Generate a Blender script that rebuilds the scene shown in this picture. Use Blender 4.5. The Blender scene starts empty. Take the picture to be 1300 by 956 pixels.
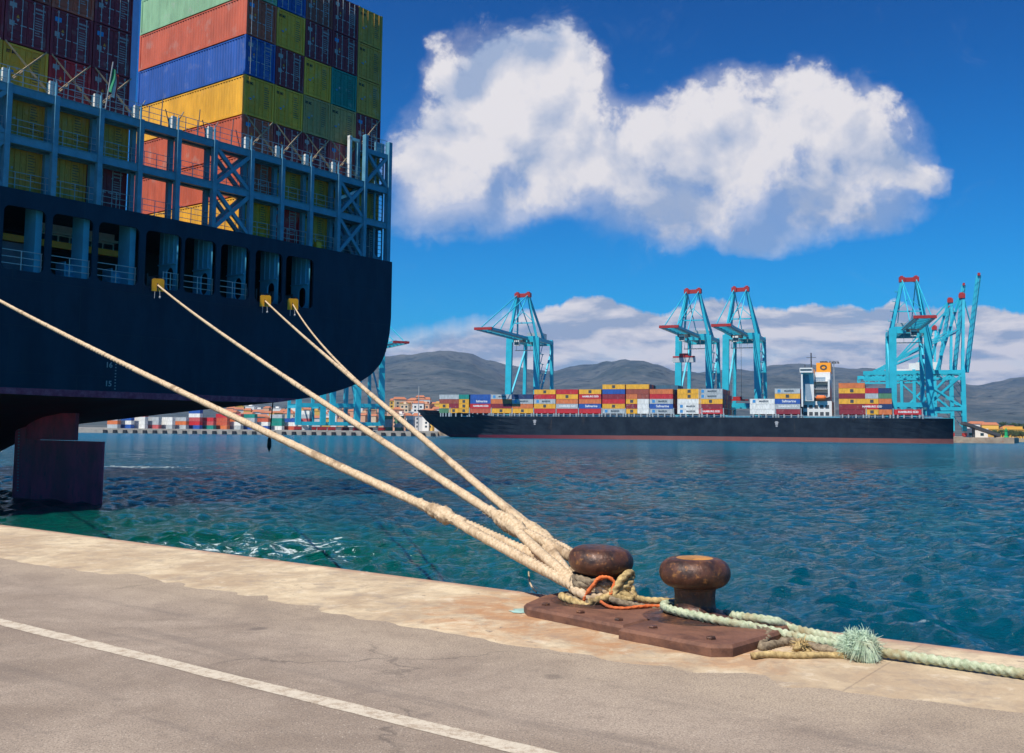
import bpy, bmesh, math, random
import numpy as np
from mathutils import noise as mn
from mathutils import Vector, Matrix
random.seed(7)
rng = np.random.default_rng(11)
PI = math.pi
sc = bpy.context.scene
COL = sc.collection

# ------------------------------------------------------------------ camera
EYE = 4.5            # eye height above the water; the quay top is at 2.9
QZ = 2.9
PITCH, ROLL = math.radians(4.97), math.radians(0.57)
cR = Vector((1, 0, 0)); cU = Vector((0, -math.sin(PITCH), math.cos(PITCH))); cF = Vector((0, math.cos(PITCH), math.sin(PITCH)))
camR = cR * math.cos(ROLL) + cU * math.sin(ROLL)
camU = -cR * math.sin(ROLL) + cU * math.cos(ROLL)
cam_d = bpy.data.cameras.new('camera'); cam = bpy.data.objects.new('camera', cam_d); COL.objects.link(cam)
m3 = Matrix((camR, camU, -cF)).transposed()
cam.matrix_world = Matrix.Translation((0, 0, EYE)) @ m3.to_4x4()
cam_d.sensor_width = 36; cam_d.lens = 36; cam_d.shift_y = -45 / 1300
cam_d.clip_start = 0.1; cam_d.clip_end = 30000
sc.camera = cam

def ray(px, py):
    return camR * ((px - 650) / 1300) + camU * ((433 - py) / 1300) + cF
def on_z(px, py, z):
    d = ray(px, py); t = (z - EYE) / d.z
    return Vector((d.x * t, d.y * t, z))
def at_y(px, py, Y):
    d = ray(px, py); t = Y / d.y
    return Vector((d.x * t, Y, EYE + d.z * t))

# ------------------------------------------------------------------ light
SUN_EL, SUN_AZ = math.radians(58), None
sdir = Vector((-0.632, -0.775, 0)).normalized() * math.cos(SUN_EL) + Vector((0, 0, math.sin(SUN_EL)))
sl = bpy.data.lights.new('sun', 'SUN'); sl.energy = 4.8; sl.angle = math.radians(0.53); sl.color = (1.0, 0.94, 0.84)
so = bpy.data.objects.new('sun', sl); COL.objects.link(so)
so.rotation_euler = (-sdir).to_track_quat('-Z', 'Y').to_euler()
so.location = (0, 0, 80)
sc.view_settings.view_transform = 'Standard'; sc.view_settings.look = 'None'
sc.view_settings.exposure = 0.38; sc.view_settings.gamma = 1.0; sc.view_settings.use_curve_mapping = False
sc.cycles.use_denoising = True
sc.cycles.max_bounces = 6; sc.cycles.diffuse_bounces = 3; sc.cycles.glossy_bounces = 3
sc.cycles.volume_bounces = 0; sc.cycles.transparent_max_bounces = 6

# ------------------------------------------------------------------ node helper
class NT:
    def __init__(s, tree):
        s.t = tree; s.n = tree.nodes; s.l = tree.links
    def new(s, typ, **kw):
        nd = s.n.new(typ)
        for k, v in kw.items(): setattr(nd, k, v)
        return nd
    def put(s, sock, v):
        if v is None: return
        if isinstance(v, bpy.types.NodeSocket): s.l.new(v, sock)
        else: sock.default_value = v
    def math(s, op, a, b=None, c=None, clamp=False):
        nd = s.new('ShaderNodeMath', operation=op, use_clamp=clamp)
        s.put(nd.inputs[0], a); s.put(nd.inputs[1], b); s.put(nd.inputs[2], c)
        return nd.outputs[0]
    def vmath(s, op, a, b=None):
        nd = s.new('ShaderNodeVectorMath', operation=op); s.put(nd.inputs[0], a); s.put(nd.inputs[1], b)
        return nd.outputs[0]
    def noise(s, vec, scale, detail=4, rough=0.55, dist=0.0, out=0, dim='3D'):
        nd = s.new('ShaderNodeTexNoise', noise_dimensions=dim); s.put(nd.inputs['Vector'], vec)
        nd.inputs['Scale'].default_value = scale; nd.inputs['Detail'].default_value = detail
        nd.inputs['Roughness'].default_value = rough; nd.inputs['Distortion'].default_value = dist
        return nd.outputs[out]
    def ramp(s, v, lo, hi, a=0.0, b=1.0, smooth=True):
        nd = s.new('ShaderNodeMapRange', interpolation_type='SMOOTHSTEP' if smooth else 'LINEAR')
        s.put(nd.inputs['Value'], v)
        for k, x in (('From Min', lo), ('From Max', hi), ('To Min', a), ('To Max', b)): s.put(nd.inputs[k], x)
        return nd.outputs['Result']
    def mix(s, f, a, b, blend='MIX'):
        nd = s.new('ShaderNodeMix', data_type='RGBA', blend_type=blend)
        s.put(nd.inputs[0], f); s.put(nd.inputs[6], a if isinstance(a, bpy.types.NodeSocket) else (*a, 1)); s.put(nd.inputs[7], b if isinstance(b, bpy.types.NodeSocket) else (*b, 1))
        return nd.outputs[2]
    def comb(s, x, y, z):
        nd = s.new('ShaderNodeCombineXYZ'); s.put(nd.inputs[0], x); s.put(nd.inputs[1], y); s.put(nd.inputs[2], z)
        return nd.outputs[0]
    def sep(s, v):
        nd = s.new('ShaderNodeSeparateXYZ'); s.put(nd.inputs[0], v); return nd.outputs

# ------------------------------------------------------------------ world: sky with clouds
world = bpy.data.worlds.new('World'); sc.world = world; world.use_nodes = True
w = NT(world.node_tree); w.n.clear()
sky = w.new('ShaderNodeTexSky', sky_type='NISHITA', sun_disc=False)
sky.sun_elevation = SUN_EL
sky.sun_rotation = math.atan2(sdir.x, sdir.y)
sky.altitude = 0; sky.air_density = 1.0; sky.dust_density = 0.35; sky.ozone_density = 3.0
hs = w.new('ShaderNodeHueSaturation'); hs.inputs['Saturation'].default_value = 1.3; hs.inputs['Value'].default_value = 1.0
w.l.new(sky.outputs[0], hs.inputs['Color'])
skyc = w.mix(1.0, hs.outputs[0], (0.03, 0.72, 1.10), 'MULTIPLY')
tc = w.new('ShaderNodeTexCoord')
skyc = w.mix(w.ramp(w.sep(tc.outputs['Generated'])[2], 0.05, 0.5), skyc, w.mix(1.0, skyc, (0.3, 0.48, 0.60), 'MULTIPLY'))
sx, sy, sz = w.sep(tc.outputs['Generated'])[:3]
yy = w.math('MAXIMUM', sy, 0.05)
u0 = w.math('DIVIDE', sx, yy); v0 = w.math('DIVIDE', sz, yy)
uv = w.comb(u0, v0, 0.37)
# warp of the cloud edge
wn = w.noise(uv, 5.5, 6, 0.6, 0.0, 1)
wn = w.vmath('SUBTRACT', wn, (0.5, 0.5, 0.5))
wv = w.new('ShaderNodeVectorMath', operation='SCALE'); w.l.new(wn, wv.inputs[0]); wv.inputs['Scale'].default_value = 0.13
uvw = w.vmath('ADD', uv, wv.outputs[0])
def U(px): return (px - 650) / 1300
def V(py): return (548 - py) / 1300
BLOBS = [(575,92,46,48),(650,95,75,70),(705,85,70,55),(590,175,85,75),(690,180,130,95),(600,232,85,45),(760,215,120,75),(845,185,95,75),
         (930,165,90,75),(995,125,75,55),(1060,165,95,65),(1010,225,110,62),(1110,195,60,42),(1165,215,32,20),(950,275,60,30),(860,250,110,45),(1080,240,75,35),
         (690,250,110,38),(545,190,38,40),(1125,165,30,28)]
def cloud_field(vec):
    ux, vx, _ = w.sep(vec)[:3]
    acc = None
    for (bx, by, rx, ry) in BLOBS:
        dx = w.math('MULTIPLY_ADD', ux, 1300 / rx, -U(bx) * 1300 / rx)
        dy = w.math('MULTIPLY_ADD', vx, 1300 / ry, -V(by) * 1300 / ry)
        r2 = w.math('ADD', w.math('MULTIPLY', dx, dx), w.math('MULTIPLY', dy, dy))
        g = w.math('SUBTRACT', 1.25, r2)
        g = w.math('MAXIMUM', g, -1.5)
        acc = g if acc is None else w.math('SMOOTH_MAX', acc, g, 0.5)
    return acc
F = cloud_field(uvw)
fb = w.noise(uv, 13, 8, 0.60, 0.2)
fb_hi = w.noise(w.vmath('ADD', uv, (0.014, -0.02, 0.0)), 13, 3, 0.5, 0.2)     # the same texture a step away from the sun
dens = w.math('ADD', F, w.math('ADD', w.math('MULTIPLY_ADD', fb, 3.4, -1.62), w.math('MULTIPLY_ADD', w.noise(uv, 55, 5, 0.65, 0.3), 1.1, -0.55)))
# small wisps beside the cloud
wsp = w.noise(w.vmath('MULTIPLY', uv, (1.0, 1.3, 1.0)), 9, 8, 0.68, 1.2)
wmask = w.ramp(F, -1.5, 0.2)
cu = w.ramp(dens, -0.25, w.ramp(v0, V(290), V(130), 1.7, 0.7))
cu = w.math('MAXIMUM', cu, w.math('MULTIPLY', w.ramp(w.math('MULTIPLY_ADD', fb, 1.2, w.math('SUBTRACT', F, 0.6)), -0.7, 0.9), 0.62))
cu = w.math('MAXIMUM', cu, w.math('MULTIPLY', w.ramp(wsp, 0.57, 0.78), w.math('MULTIPLY', wmask, 0.6)))
# cumulus shade: relief from the noise difference, greyer toward the flat base
rel = w.math('MULTIPLY', w.math('SUBTRACT', fb, fb_hi), 2.6)
thick = w.ramp(dens, 0.2, 2.6)
big = w.noise(uv, 7, 4, 0.5, 0.2)
basev = w.ramp(v0, V(300), V(120))
lum = w.math('ADD', w.math('ADD', 0.66, w.math('MULTIPLY', basev, 0.26)), rel)
lum = w.math('ADD', lum, w.math('MULTIPLY_ADD', big, 1.7, -0.88))
lum = w.math('MAXIMUM', w.math('MINIMUM', lum, 1.1), 0.30)
ccol = w.mix(w.ramp(lum, 0.3, 1.05, smooth=False), (3.0, 3.7, 5.2), (7.0, 6.7, 6.75))
# low bank over the hills
topn = w.noise(w.comb(u0, 0.0, 0.9), 9, 6, 0.6)
bt = w.math('MULTIPLY_ADD', w.ramp(u0, U(560), U(740)), V(384) - V(412), V(412))
bt = w.math('MULTIPLY_ADD', w.math('SUBTRACT', topn, 0.5), 0.075, bt)
bt = w.math('MULTIPLY_ADD', w.math('SUBTRACT', fb, 0.5), 0.030, bt)
edge_ = w.math('MULTIPLY_ADD', w.ramp(u0, U(560), U(720)), -0.018, 0.022)
bank = w.math('DIVIDE', w.math('SUBTRACT', bt, v0), edge_)
bank = w.math('MINIMUM', w.math('MAXIMUM', bank, 0.0), 1.0)
bank = w.math('MULTIPLY', bank, w.ramp(w.noise(w.vmath('MULTIPLY', uv, (1.0, 2.6, 1.0)), 7, 7, 0.6, 0.4), 0.25, 0.5, 0.78, 1.0))
bn = w.noise(w.vmath('MULTIPLY', uv, (1.0, 3.4, 1.0)), 8, 7, 0.58, 0.3)
bn2 = w.noise(w.vmath('ADD', w.vmath('MULTIPLY', uv, (1.0, 3.4, 1.0)), (0.01, -0.03, 0)), 8, 7, 0.58, 0.3)
brim = w.ramp(w.math('SUBTRACT', bt, v0), 0.0, 0.028, 1.0, 0.0)
bl = w.math('ADD', w.math('MULTIPLY_ADD', bn, 2.2, -0.65), w.math('MULTIPLY', w.math('SUBTRACT', bn, bn2), 5.0))
bl = w.math('ADD', bl, w.math('MULTIPLY', brim, 0.32), clamp=True)
bcol = w.mix(bl, (3.1, 3.7, 4.9), (7.3, 6.9, 6.9))
c1 = w.mix(bank, skyc, bcol)
c2 = w.mix(cu, c1, ccol)
lowm = w.ramp(sy, 0.02, 0.2)                     # the drawn clouds stand over the bay only
c3 = w.mix(lowm, skyc, c2)
bg = w.new('ShaderNodeBackground'); w.l.new(c3, bg.inputs['Color']); bg.inputs['Strength'].default_value = 0.095
wo = w.new('ShaderNodeOutputWorld'); w.l.new(bg.outputs[0], wo.inputs['Surface'])
world.cycles.sampling_method = 'MANUAL'; world.cycles.sample_map_resolution = 512

# ------------------------------------------------------------------ materials
def principled(name):
    m = bpy.data.materials.new(name); m.use_nodes = True
    n = NT(m.node_tree); b = n.n['Principled BSDF']
    return m, n, b
def mat(name, col, rough=0.5, metal=0.0, var=0.15, scale=2.0, bump=0.0, bscale=20, dirt=None, dirt_amt=0.0, coords='Object', stretch=(1, 1, 1), spec=0.5):
    m, n, b = principled(name)
    t = n.new('ShaderNodeTexCoord').outputs[coords]
    v = n.vmath('MULTIPLY', t, stretch)
    nz = n.noise(v, scale, 6, 0.6)
    c = n.mix(n.ramp(nz, 0.3, 0.7), tuple(x * (1 - var) for x in col), tuple(min(1, x * (1 + var)) for x in col))
    if dirt:
        d = n.noise(v, scale * 2.7, 8, 0.7, 0.4)
        c = n.mix(n.math('MULTIPLY', n.ramp(d, 0.52, 0.72), dirt_amt), c, dirt)
    n.l.new(c, b.inputs['Base Color']); b.inputs['Metallic'].default_value = metal
    b.inputs['Specular IOR Level'].default_value = spec
    n.put(b.inputs['Roughness'], n.ramp(nz, 0.2, 0.8, rough * 0.85, min(1, rough * 1.15)))
    if bump:
        bp = n.new('ShaderNodeBump'); bp.inputs['Strength'].default_value = bump; bp.inputs['Distance'].default_value = 0.02
        n.l.new(n.noise(t, bscale, 6, 0.65), bp.inputs['Height']); n.l.new(bp.outputs[0], b.inputs['Normal'])
    return m
def tone(c, k): return tuple(min(1, x * k) for x in c)
CC = {'maroon': (0.24, 0.022, 0.035), 'oxide': (0.52, 0.105, 0.05), 'red': (0.52, 0.022, 0.028), 'yellow': (0.78, 0.40, 0.03), 'olive yellow': (0.62, 0.33, 0.05),
      'dusty yellow': (0.46, 0.31, 0.11), 'blue': (0.02, 0.09, 0.36), 'dark blue': (0.015, 0.04, 0.13), 'teal': (0.01, 0.24, 0.20), 'pale green': (0.25, 0.45, 0.26), 'grey': (0.42, 0.46, 0.48),
      'white': (0.75, 0.75, 0.72), 'orange': (0.62, 0.17, 0.05), 'brown': (0.30, 0.07, 0.045), 'pink red': (0.50, 0.10, 0.10), 'green': (0.08, 0.22, 0.12), 'slate': (0.04, 0.12, 0.18)}
def boxpaint(k, v):
    m, n, b = principled('paint_' + k.replace(' ', '_'))
    t = n.new('ShaderNodeTexCoord').outputs['Object']; oi = n.new('ShaderNodeObjectInfo').outputs['Random']
    t = n.vmath('ADD', t, n.comb(n.math('MULTIPLY', oi, 37.0), n.math('MULTIPLY', oi, 91.0), 0.0))
    a_ = n.noise(n.vmath('MULTIPLY', t, (1, 1, 0.3)), 1.1, 7, 0.65); st = n.noise(n.vmath('MULTIPLY', t, (3.0, 3.0, 0.35)), 1.4, 7, 0.7); sp = n.noise(t, 5.0, 8, 0.75)
    c = n.mix(n.ramp(a_, 0.3, 0.7), tone(v, 0.80), tone(v, 1.15))
    c = n.mix(n.math('MULTIPLY', n.ramp(st, 0.55, 0.75), 0.55), c, tone(v, 0.42))
    c = n.mix(n.math('MULTIPLY', n.ramp(sp, 0.64, 0.70), 0.75), c, (0.16, 0.07, 0.035))
    c = n.mix(n.math('MULTIPLY', n.ramp(n.noise(t, 0.8, 4, 0.6), 0.56, 0.7), n.math('MULTIPLY', oi, 0.35)), c, (0.45, 0.42, 0.38))
    n.l.new(c, b.inputs['Base Color']); b.inputs['Roughness'].default_value = 0.55
    return m
MC = {k: boxpaint(k, v) for k, v in CC.items()}
M = {
 'bluegrey': mat('ship_blue_paint', (0.10, 0.28, 0.40), 0.5, var=0.15, scale=1.5, dirt=(0.16, 0.10, 0.07), dirt_amt=0.25),
 'webblue': mat('deck_blue_paint', (0.08, 0.38, 0.56), 0.5, var=0.12, scale=1.0),
 'white': mat('white_paint', (0.72, 0.72, 0.70), 0.45, var=0.06, dirt=(0.35, 0.25, 0.16), dirt_amt=0.3),
 'mark': mat('white_marking', (0.36, 0.36, 0.38), 0.6, var=0.1, scale=30),
 'markblue': mat('blue_marking', (0.04, 0.25, 0.55), 0.6),
 'markorange': mat('orange_marking', (0.75, 0.30, 0.03), 0.6),
 'black': mat('black_rubber', (0.02, 0.02, 0.022), 0.6),
 'darkgrey': mat('dark_steel', (0.06, 0.065, 0.07), 0.5, dirt=(0.2, 0.1, 0.05), dirt_amt=0.3),
 'galv': mat('galvanised_steel', (0.42, 0.44, 0.45), 0.4, metal=0.3, var=0.1),
 'rodtan': mat('rod_steel', (0.42, 0.30, 0.18), 0.5, var=0.2),
 'yellow': mat('safety_yellow', (0.98, 0.42, 0.01), 0.5, var=0.08),
 'beamyellow': mat('beam_yellow', (0.98, 0.34, 0.01), 0.5, var=0.08),
 'crane': mat('crane_turquoise', (0.02, 0.42, 0.56), 0.45, var=0.10, scale=0.15, dirt=(0.02, 0.20, 0.30), dirt_amt=0.3),
 'cranered': mat('crane_red', (0.36, 0.02, 0.015), 0.5),
 'recess': mat('blue_grey_recess', (0.22, 0.30, 0.38), 0.6),
 'glass': mat('window_glass', (0.02, 0.04, 0.06), 0.12),
 'lilac': mat('grey_bulkhead', (0.17, 0.18, 0.24), 0.6),
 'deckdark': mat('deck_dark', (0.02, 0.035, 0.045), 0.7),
 'rudder': mat('antifouling_red', (0.72, 0.055, 0.10), 0.6, var=0.25, scale=0.8, dirt=(0.10, 0.05, 0.04), dirt_amt=0.5, stretch=(1, 1, 0.5)),
 'concrete': mat('old_concrete', (0.34, 0.31, 0.27), 0.85, var=0.2, scale=0.3, bump=0.3),
 'roof': mat('roof_tile', (0.42, 0.15, 0.07), 0.8),
 'wallwhite': mat('wall_white', (0.72, 0.70, 0.66), 0.8, var=0.05),
 'wallcream': mat('wall_cream', (0.62, 0.48, 0.33), 0.8, var=0.05),
 'wallpeach': mat('wall_peach', (0.60, 0.33, 0.20), 0.8, var=0.05),
 'wallyellow': mat('wall_yellow', (0.70, 0.42, 0.08), 0.8, var=0.05),
 'beacon': mat('beacon_green', (0.01, 0.35, 0.12), 0.5),
 'boat_orange': mat('lifeboat_orange', (0.75, 0.16, 0.02), 0.45),
 'turqpaint': mat('turquoise_paint_mark', (0.30, 0.46, 0.40), 0.7, var=0.2, scale=6),
 'sand': mat('shore_sand', (0.45, 0.36, 0.24), 0.9, scale=0.1),
 'leaf': mat('foliage', (0.05, 0.085, 0.03), 0.8, var=0.35, scale=0.6),
 'bark': mat('bark', (0.10, 0.07, 0.05), 0.9),
}

# ------------------------------------------------------------------ mesh helper
class MB:
    def __init__(s): s.v = []; s.f = []; s.mi = []; s.cur = 0; s.smooth = False
    def add(s, vs, fs):
        o = len(s.v); s.v += [tuple(p) for p in vs]; s.f += [tuple(i + o for i in f) for f in fs]; s.mi += [s.cur] * len(fs)
    def box(s, x0, x1, y0, y1, z0, z1, M4=None):
        vs = [Vector(p) for p in ((x0,y0,z0),(x1,y0,z0),(x1,y1,z0),(x0,y1,z0),(x0,y0,z1),(x1,y0,z1),(x1,y1,z1),(x0,y1,z1))]
        if M4: vs = [M4 @ p for p in vs]
        s.add(vs, [(0,3,2,1),(4,5,6,7),(0,1,5,4),(1,2,6,5),(2,3,7,6),(3,0,4,7)])
        return s
    def bar(s, p, q, wd, ht=None, up=(0, 0, 1)):
        p = Vector(p); q = Vector(q); ht = ht or wd; d = (q - p).normalized(); up = Vector(up)
        if abs(d.dot(up)) > 0.98: up = Vector((0, 1, 0))
        a = d.cross(up).normalized() * wd / 2; b = a.cross(d).normalized() * ht / 2
        s.add([p-a-b, p+a-b, p+a+b, p-a+b, q-a-b, q+a-b, q+a+b, q-a+b], [(0,1,2,3),(7,6,5,4),(1,0,4,5),(2,1,5,6),(3,2,6,7),(0,3,7,4)])
        return s
    def tube(s, pts, r, n=6, cap=True):
        pts = [Vector(p) for p in pts]; rr = r if isinstance(r, (list, tuple)) else [r] * len(pts)
        ref = None; rings = []
        for i, p in enumerate(pts):
            d = (pts[min(i+1, len(pts)-1)] - pts[max(i-1, 0)]).normalized()
            if ref is None: ref = d.orthogonal().normalized()
            ref = (ref - d * ref.dot(d)); ref = ref.normalized() if ref.length > 1e-6 else d.orthogonal().normalized()
            b = d.cross(ref)
            rings.append([p + (ref * math.cos(2*PI*k/n) + b * math.sin(2*PI*k/n)) * rr[i] for k in range(n)])
        fs = []
        for i in range(len(rings) - 1):
            for k in range(n):
                fs.append((i*n+k, i*n+(k+1) % n, (i+1)*n+(k+1) % n, (i+1)*n+k))
        if cap: fs += [tuple(range(n))[::-1], tuple((len(rings)-1)*n + k for k in range(n))]
        s.add([v for r_ in rings for v in r_], fs); return s
    def lathe(s, prof, c=(0, 0, 0), n=32, M4=None):
        vs = []; fs = []; m = len(prof); c = Vector(c)
        for k in range(n):
            a = 2 * PI * k / n
            for (r, z) in prof:
                p = Vector((r * math.cos(a), r * math.sin(a), z)); p = (M4 @ p if M4 else p) + c; vs.append(p)
        for k in range(n):
            for i in range(m - 1):
                fs.append((k*m+i, ((k+1) % n)*m+i, ((k+1) % n)*m+i+1, k*m+i+1))
        s.add(vs, fs); return s
    def prism(s, poly, y0, y1, M4=None):
        n = len(poly); vs = [Vector((x, y0, z)) for x, z in poly] + [Vector((x, y1, z)) for x, z in poly]
        if M4: vs = [M4 @ p for p in vs]
        s.add(vs, [tuple(range(n)), tuple(range(n, 2*n))[::-1]] + [(i, i+n, (i+1) % n+n, (i+1) % n) for i in range(n)]); return s
    def mesh(s, name, mats, smooth=False):
        me = bpy.data.meshes.new(name); me.from_pydata([tuple(v) for v in s.v], [], s.f); 
        for m in (mats if isinstance(mats, (list, tuple)) else [mats]):
            if m: me.materials.append(m)
        me.polygons.foreach_set('material_index', s.mi)
        if smooth: me.polygons.foreach_set('use_smooth', [True] * len(s.f))
        me.update(); return me
    def build(s, name, mats, parent=None, smooth=False, fix=True, bevel=0):
        me = s.mesh(name, mats, smooth)
        if fix:
            bm = bmesh.new(); bm.from_mesh(me); bmesh.ops.recalc_face_normals(bm, faces=bm.faces); bm.to_mesh(me); bm.free()
        return link(name, me, parent, bevel)
def link(name, me, parent=None, bevel=0):
    o = bpy.data.objects.new(name, me); COL.objects.link(o)
    if parent is not None: o.parent = parent
    if bevel:
        md = o.modifiers.new('b', 'BEVEL'); md.width = bevel; md.segments = 2; md.limit_method = 'ANGLE'
    return o
def tag(o, label=None, cat=None, group=None, kind=None):
    if label: o['label'] = label
    if cat: o['category'] = cat
    if group: o['group'] = group
    if kind: o['kind'] = kind
    return o
def thing(name, label, cat, loc=(0, 0, 0), rz=0, group=None):
    o = bpy.data.objects.new(name, None); COL.objects.link(o); o.location = loc; o.rotation_euler = (0, 0, rz); o.empty_display_size = 0.3
    return tag(o, label, cat, group)
def structure(name, mb, m, **k):
    o = mb.build(name, m, **k); return tag(o, kind='structure')
_font = {}
def text_mesh(txt, size, shear=0.0, bold=0.0):
    key = (txt, size, shear, bold)
    if key in _font: return _font[key]
    cu_ = bpy.data.curves.new('lettering', 'FONT'); cu_.body = txt; cu_.size = size; cu_.extrude = 0.006; cu_.align_x = 'CENTER'; cu_.align_y = 'CENTER'; cu_.shear = shear; cu_.offset = bold; cu_.resolution_u = 3
    ob = bpy.data.objects.new('tmp', cu_); COL.objects.link(ob)
    dg = bpy.context.evaluated_depsgraph_get(); me = bpy.data.meshes.new_from_object(ob.evaluated_get(dg))
    bpy.data.objects.remove(ob); bpy.data.curves.remove(cu_); me.name = 'lettering'; _font[key] = me; return me
def text(txt, size, m, parent, mtx, name='lettering', shear=0.0, bold=0.0):
    me = text_mesh(txt, size, shear, bold)
    if len(me.materials) == 0: me.materials.append(m)
    o = link(name, me, parent); o.matrix_local = mtx
    o.material_slots[0].link = 'OBJECT'; o.material_slots[0].material = m
    return o
ORD = ['first', 'second', 'third', 'fourth', 'fifth', 'sixth', 'seventh', 'eighth', 'ninth', 'tenth', 'eleventh', 'twelfth', 'thirteenth', 'fourteenth', 'fifteenth', 'sixteenth',
       'seventeenth', 'eighteenth', 'nineteenth', 'twentieth', 'twenty-first', 'twenty-second', 'twenty-third', 'twenty-fourth', 'twenty-fifth']
# ================================================================== WATER
def build_water():
    na, nr = 900, 1000
    th = np.concatenate([np.linspace(-1.35, -0.62, 50)[:-1], np.linspace(-0.62, 0.62, na - 100), np.linspace(0.62, 1.35, 50)[1:]])
    na = len(th)
    r = 8.0 * np.exp(np.linspace(0, math.log(9000 / 8.0), nr))
    R, T = np.meshgrid(r, th, indexing='ij')
    X = R * np.sin(T); Y = R * np.cos(T); Z = np.zeros_like(X); DX = np.zeros_like(X); DY = np.zeros_like(X)
    dr = R * math.log(9000 / 8.0) / nr
    wind = math.radians(205)
    gust = 0.75 + 0.35 * np.sin(X * 0.045 + 1.7 * np.sin(Y * 0.031)) * np.sin(Y * 0.06 + 1.3)
    for i in range(110):
        lam = 0.28 * (5.0 / 0.28) ** (rng.random() ** 1.15)
        k = 2 * PI / lam; d = wind + rng.normal(0, 0.62); ph = rng.random() * 2 * PI
        amp = 0.0112 * lam ** 0.80 * (0.6 + 0.8 * rng.random()) * (1.0 if lam < 2.5 else 0.55)
        att = np.clip(lam / (2.6 * dr) - 0.5, 0, 1)
        arg = k * (math.cos(d) * X + math.sin(d) * Y) + ph + 0.8 * np.sin(0.11 * X + i) + 0.8 * np.sin(0.13 * Y - i)
        a = amp * att * gust
        Z += a * np.sin(arg); c = a * 0.9 * np.cos(arg); DX += c * math.cos(d); DY += c * math.sin(d)
    X = X + DX; Y = Y + DY
    co = np.stack([X, Y, Z], -1).reshape(-1, 3).astype(np.float32)
    i0 = (np.arange(nr - 1)[:, None] * na + np.arange(na - 1)[None, :]).ravel()
    q = np.stack([i0, i0 + na, i0 + na + 1, i0 + 1], -1).astype(np.int32)
    me = bpy.data.meshes.new('water'); me.vertices.add(len(co)); me.vertices.foreach_set('co', co.ravel())
    me.loops.add(q.size); me.loops.foreach_set('vertex_index', q.ravel())
    me.polygons.add(len(q)); me.polygons.foreach_set('loop_start', np.arange(0, q.size, 4, dtype=np.int32)); me.polygons.foreach_set('loop_total', np.full(len(q), 4, np.int32))
    me.polygons.foreach_set('use_smooth', [True] * len(q)); me.update(); me.validate()
    m, n, b = principled('sea_water')
    pos = n.new('ShaderNodeNewGeometry').outputs['Position']
    px, py, pz = n.sep(pos)[:3]
    # churned green water by the quay under the stern
    s_ = n.math('ADD', n.math('MULTIPLY', px, 0.606), n.math('MULTIPLY', py, 0.795))
    r_ = n.math('ADD', n.math('MULTIPLY', px, 0.795), n.math('MULTIPLY', py, -0.606))
    nz = n.noise(pos, 0.12, 5, 0.6, 0.5)
    g1 = n.ramp(n.math('MULTIPLY_ADD', nz, 16.0, s_), 36, 50, 1, 0)
    g2 = n.ramp(n.math('MULTIPLY_ADD', nz, 14.0, r_), -22, -2, 1, 0)
    g = n.math('MULTIPLY', g1, g2)
    vary = n.noise(pos, 0.02, 4, 0.6)
    blue = n.mix(n.ramp(vary, 0.35, 0.65), (0.000, 0.032, 0.066), (0.000, 0.076, 0.108))
    # farther out: sky reflection painted in as a lighter base colour
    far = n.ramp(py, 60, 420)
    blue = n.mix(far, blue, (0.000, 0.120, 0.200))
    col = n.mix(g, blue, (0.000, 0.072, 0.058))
    # foam
    fo = n.noise(n.vmath('MULTIPLY', pos, (1.0, 0.75, 1.0)), 0.9, 9, 0.72, 1.6)
    fpatch = n.ramp(n.vmath_len(pos, (-9.3, 38.5, 0)), 1.0, 10.0, 1, 0)
    fp2 = n.ramp(n.vmath_len(pos, (-5.0, 30.0, 0)), 0.5, 5.0, 0.55, 0)
    fp = n.math('MAXIMUM', fpatch, fp2)
    wash = n.ramp(n.vmath_len(n.vmath('MULTIPLY', pos, (1.0, 3.0, 1.0)), (-43.0, 345.0, 0)), 2.0, 16.0, 1.25, 0)
    fp = n.math('MAXIMUM', fp, wash)
    thr = n.math('MULTIPLY_ADD', fp, -0.185, 0.715)
    foam = n.ramp(n.math('SUBTRACT', fo, thr), 0.0, 0.05)
    crest = n.math('MULTIPLY', n.ramp(pz, 0.17, 0.30), n.ramp(n.noise(pos, 5.0, 6, 0.7), 0.5, 0.62))
    foam = n.math('MAXIMUM', foam, n.math('MULTIPLY', crest, 0.5))
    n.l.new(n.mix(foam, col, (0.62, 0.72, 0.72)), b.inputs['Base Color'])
    n.put(b.inputs['Roughness'], n.math('MAXIMUM', n.math('MULTIPLY', foam, 0.7), n.ramp(py, 20, 500, 0.07, 0.18)))
    b.inputs['IOR'].default_value = 1.33; b.inputs['Specular IOR Level'].default_value = 0.33
    h1 = n.noise(pos, 3.6, 6, 0.66, 0.4); h2 = n.noise(n.vmath('MULTIPLY', pos, (0.55, 1, 1)), 0.55, 6, 0.65, 0.4)
    bp = n.new('ShaderNodeBump'); bp.inputs['Distance'].default_value = 0.16; n.put(bp.inputs['Strength'], n.ramp(py, 20, 900, 0.8, 0.5)); n.l.new(h1, bp.inputs['Height'])
    bp2 = n.new('ShaderNodeBump'); bp2.inputs['Distance'].default_value = 0.85; n.put(bp2.inputs['Strength'], n.ramp(py, 15, 90, 0.35, 1.0)); n.l.new(h2, bp2.inputs['Height']); n.l.new(bp.outputs[0], bp2.inputs['Normal'])
    bp3 = n.new('ShaderNodeBump'); bp3.inputs['Distance'].default_value = 0.42; n.put(bp3.inputs['Strength'], n.ramp(py, 20, 60, 0.25, 0.9))
    h3 = n.noise(n.vmath('MULTIPLY', pos, (0.7, 1, 1)), 1.5, 4, 0.55, 0.9); h3 = n.math('SUBTRACT', 1.0, n.math('ABSOLUTE', n.math('MULTIPLY_ADD', h3, 4.0, -2.0)))
    n.l.new(h3, bp3.inputs['Height']); n.l.new(bp2.outputs[0], bp3.inputs['Normal'])
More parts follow.
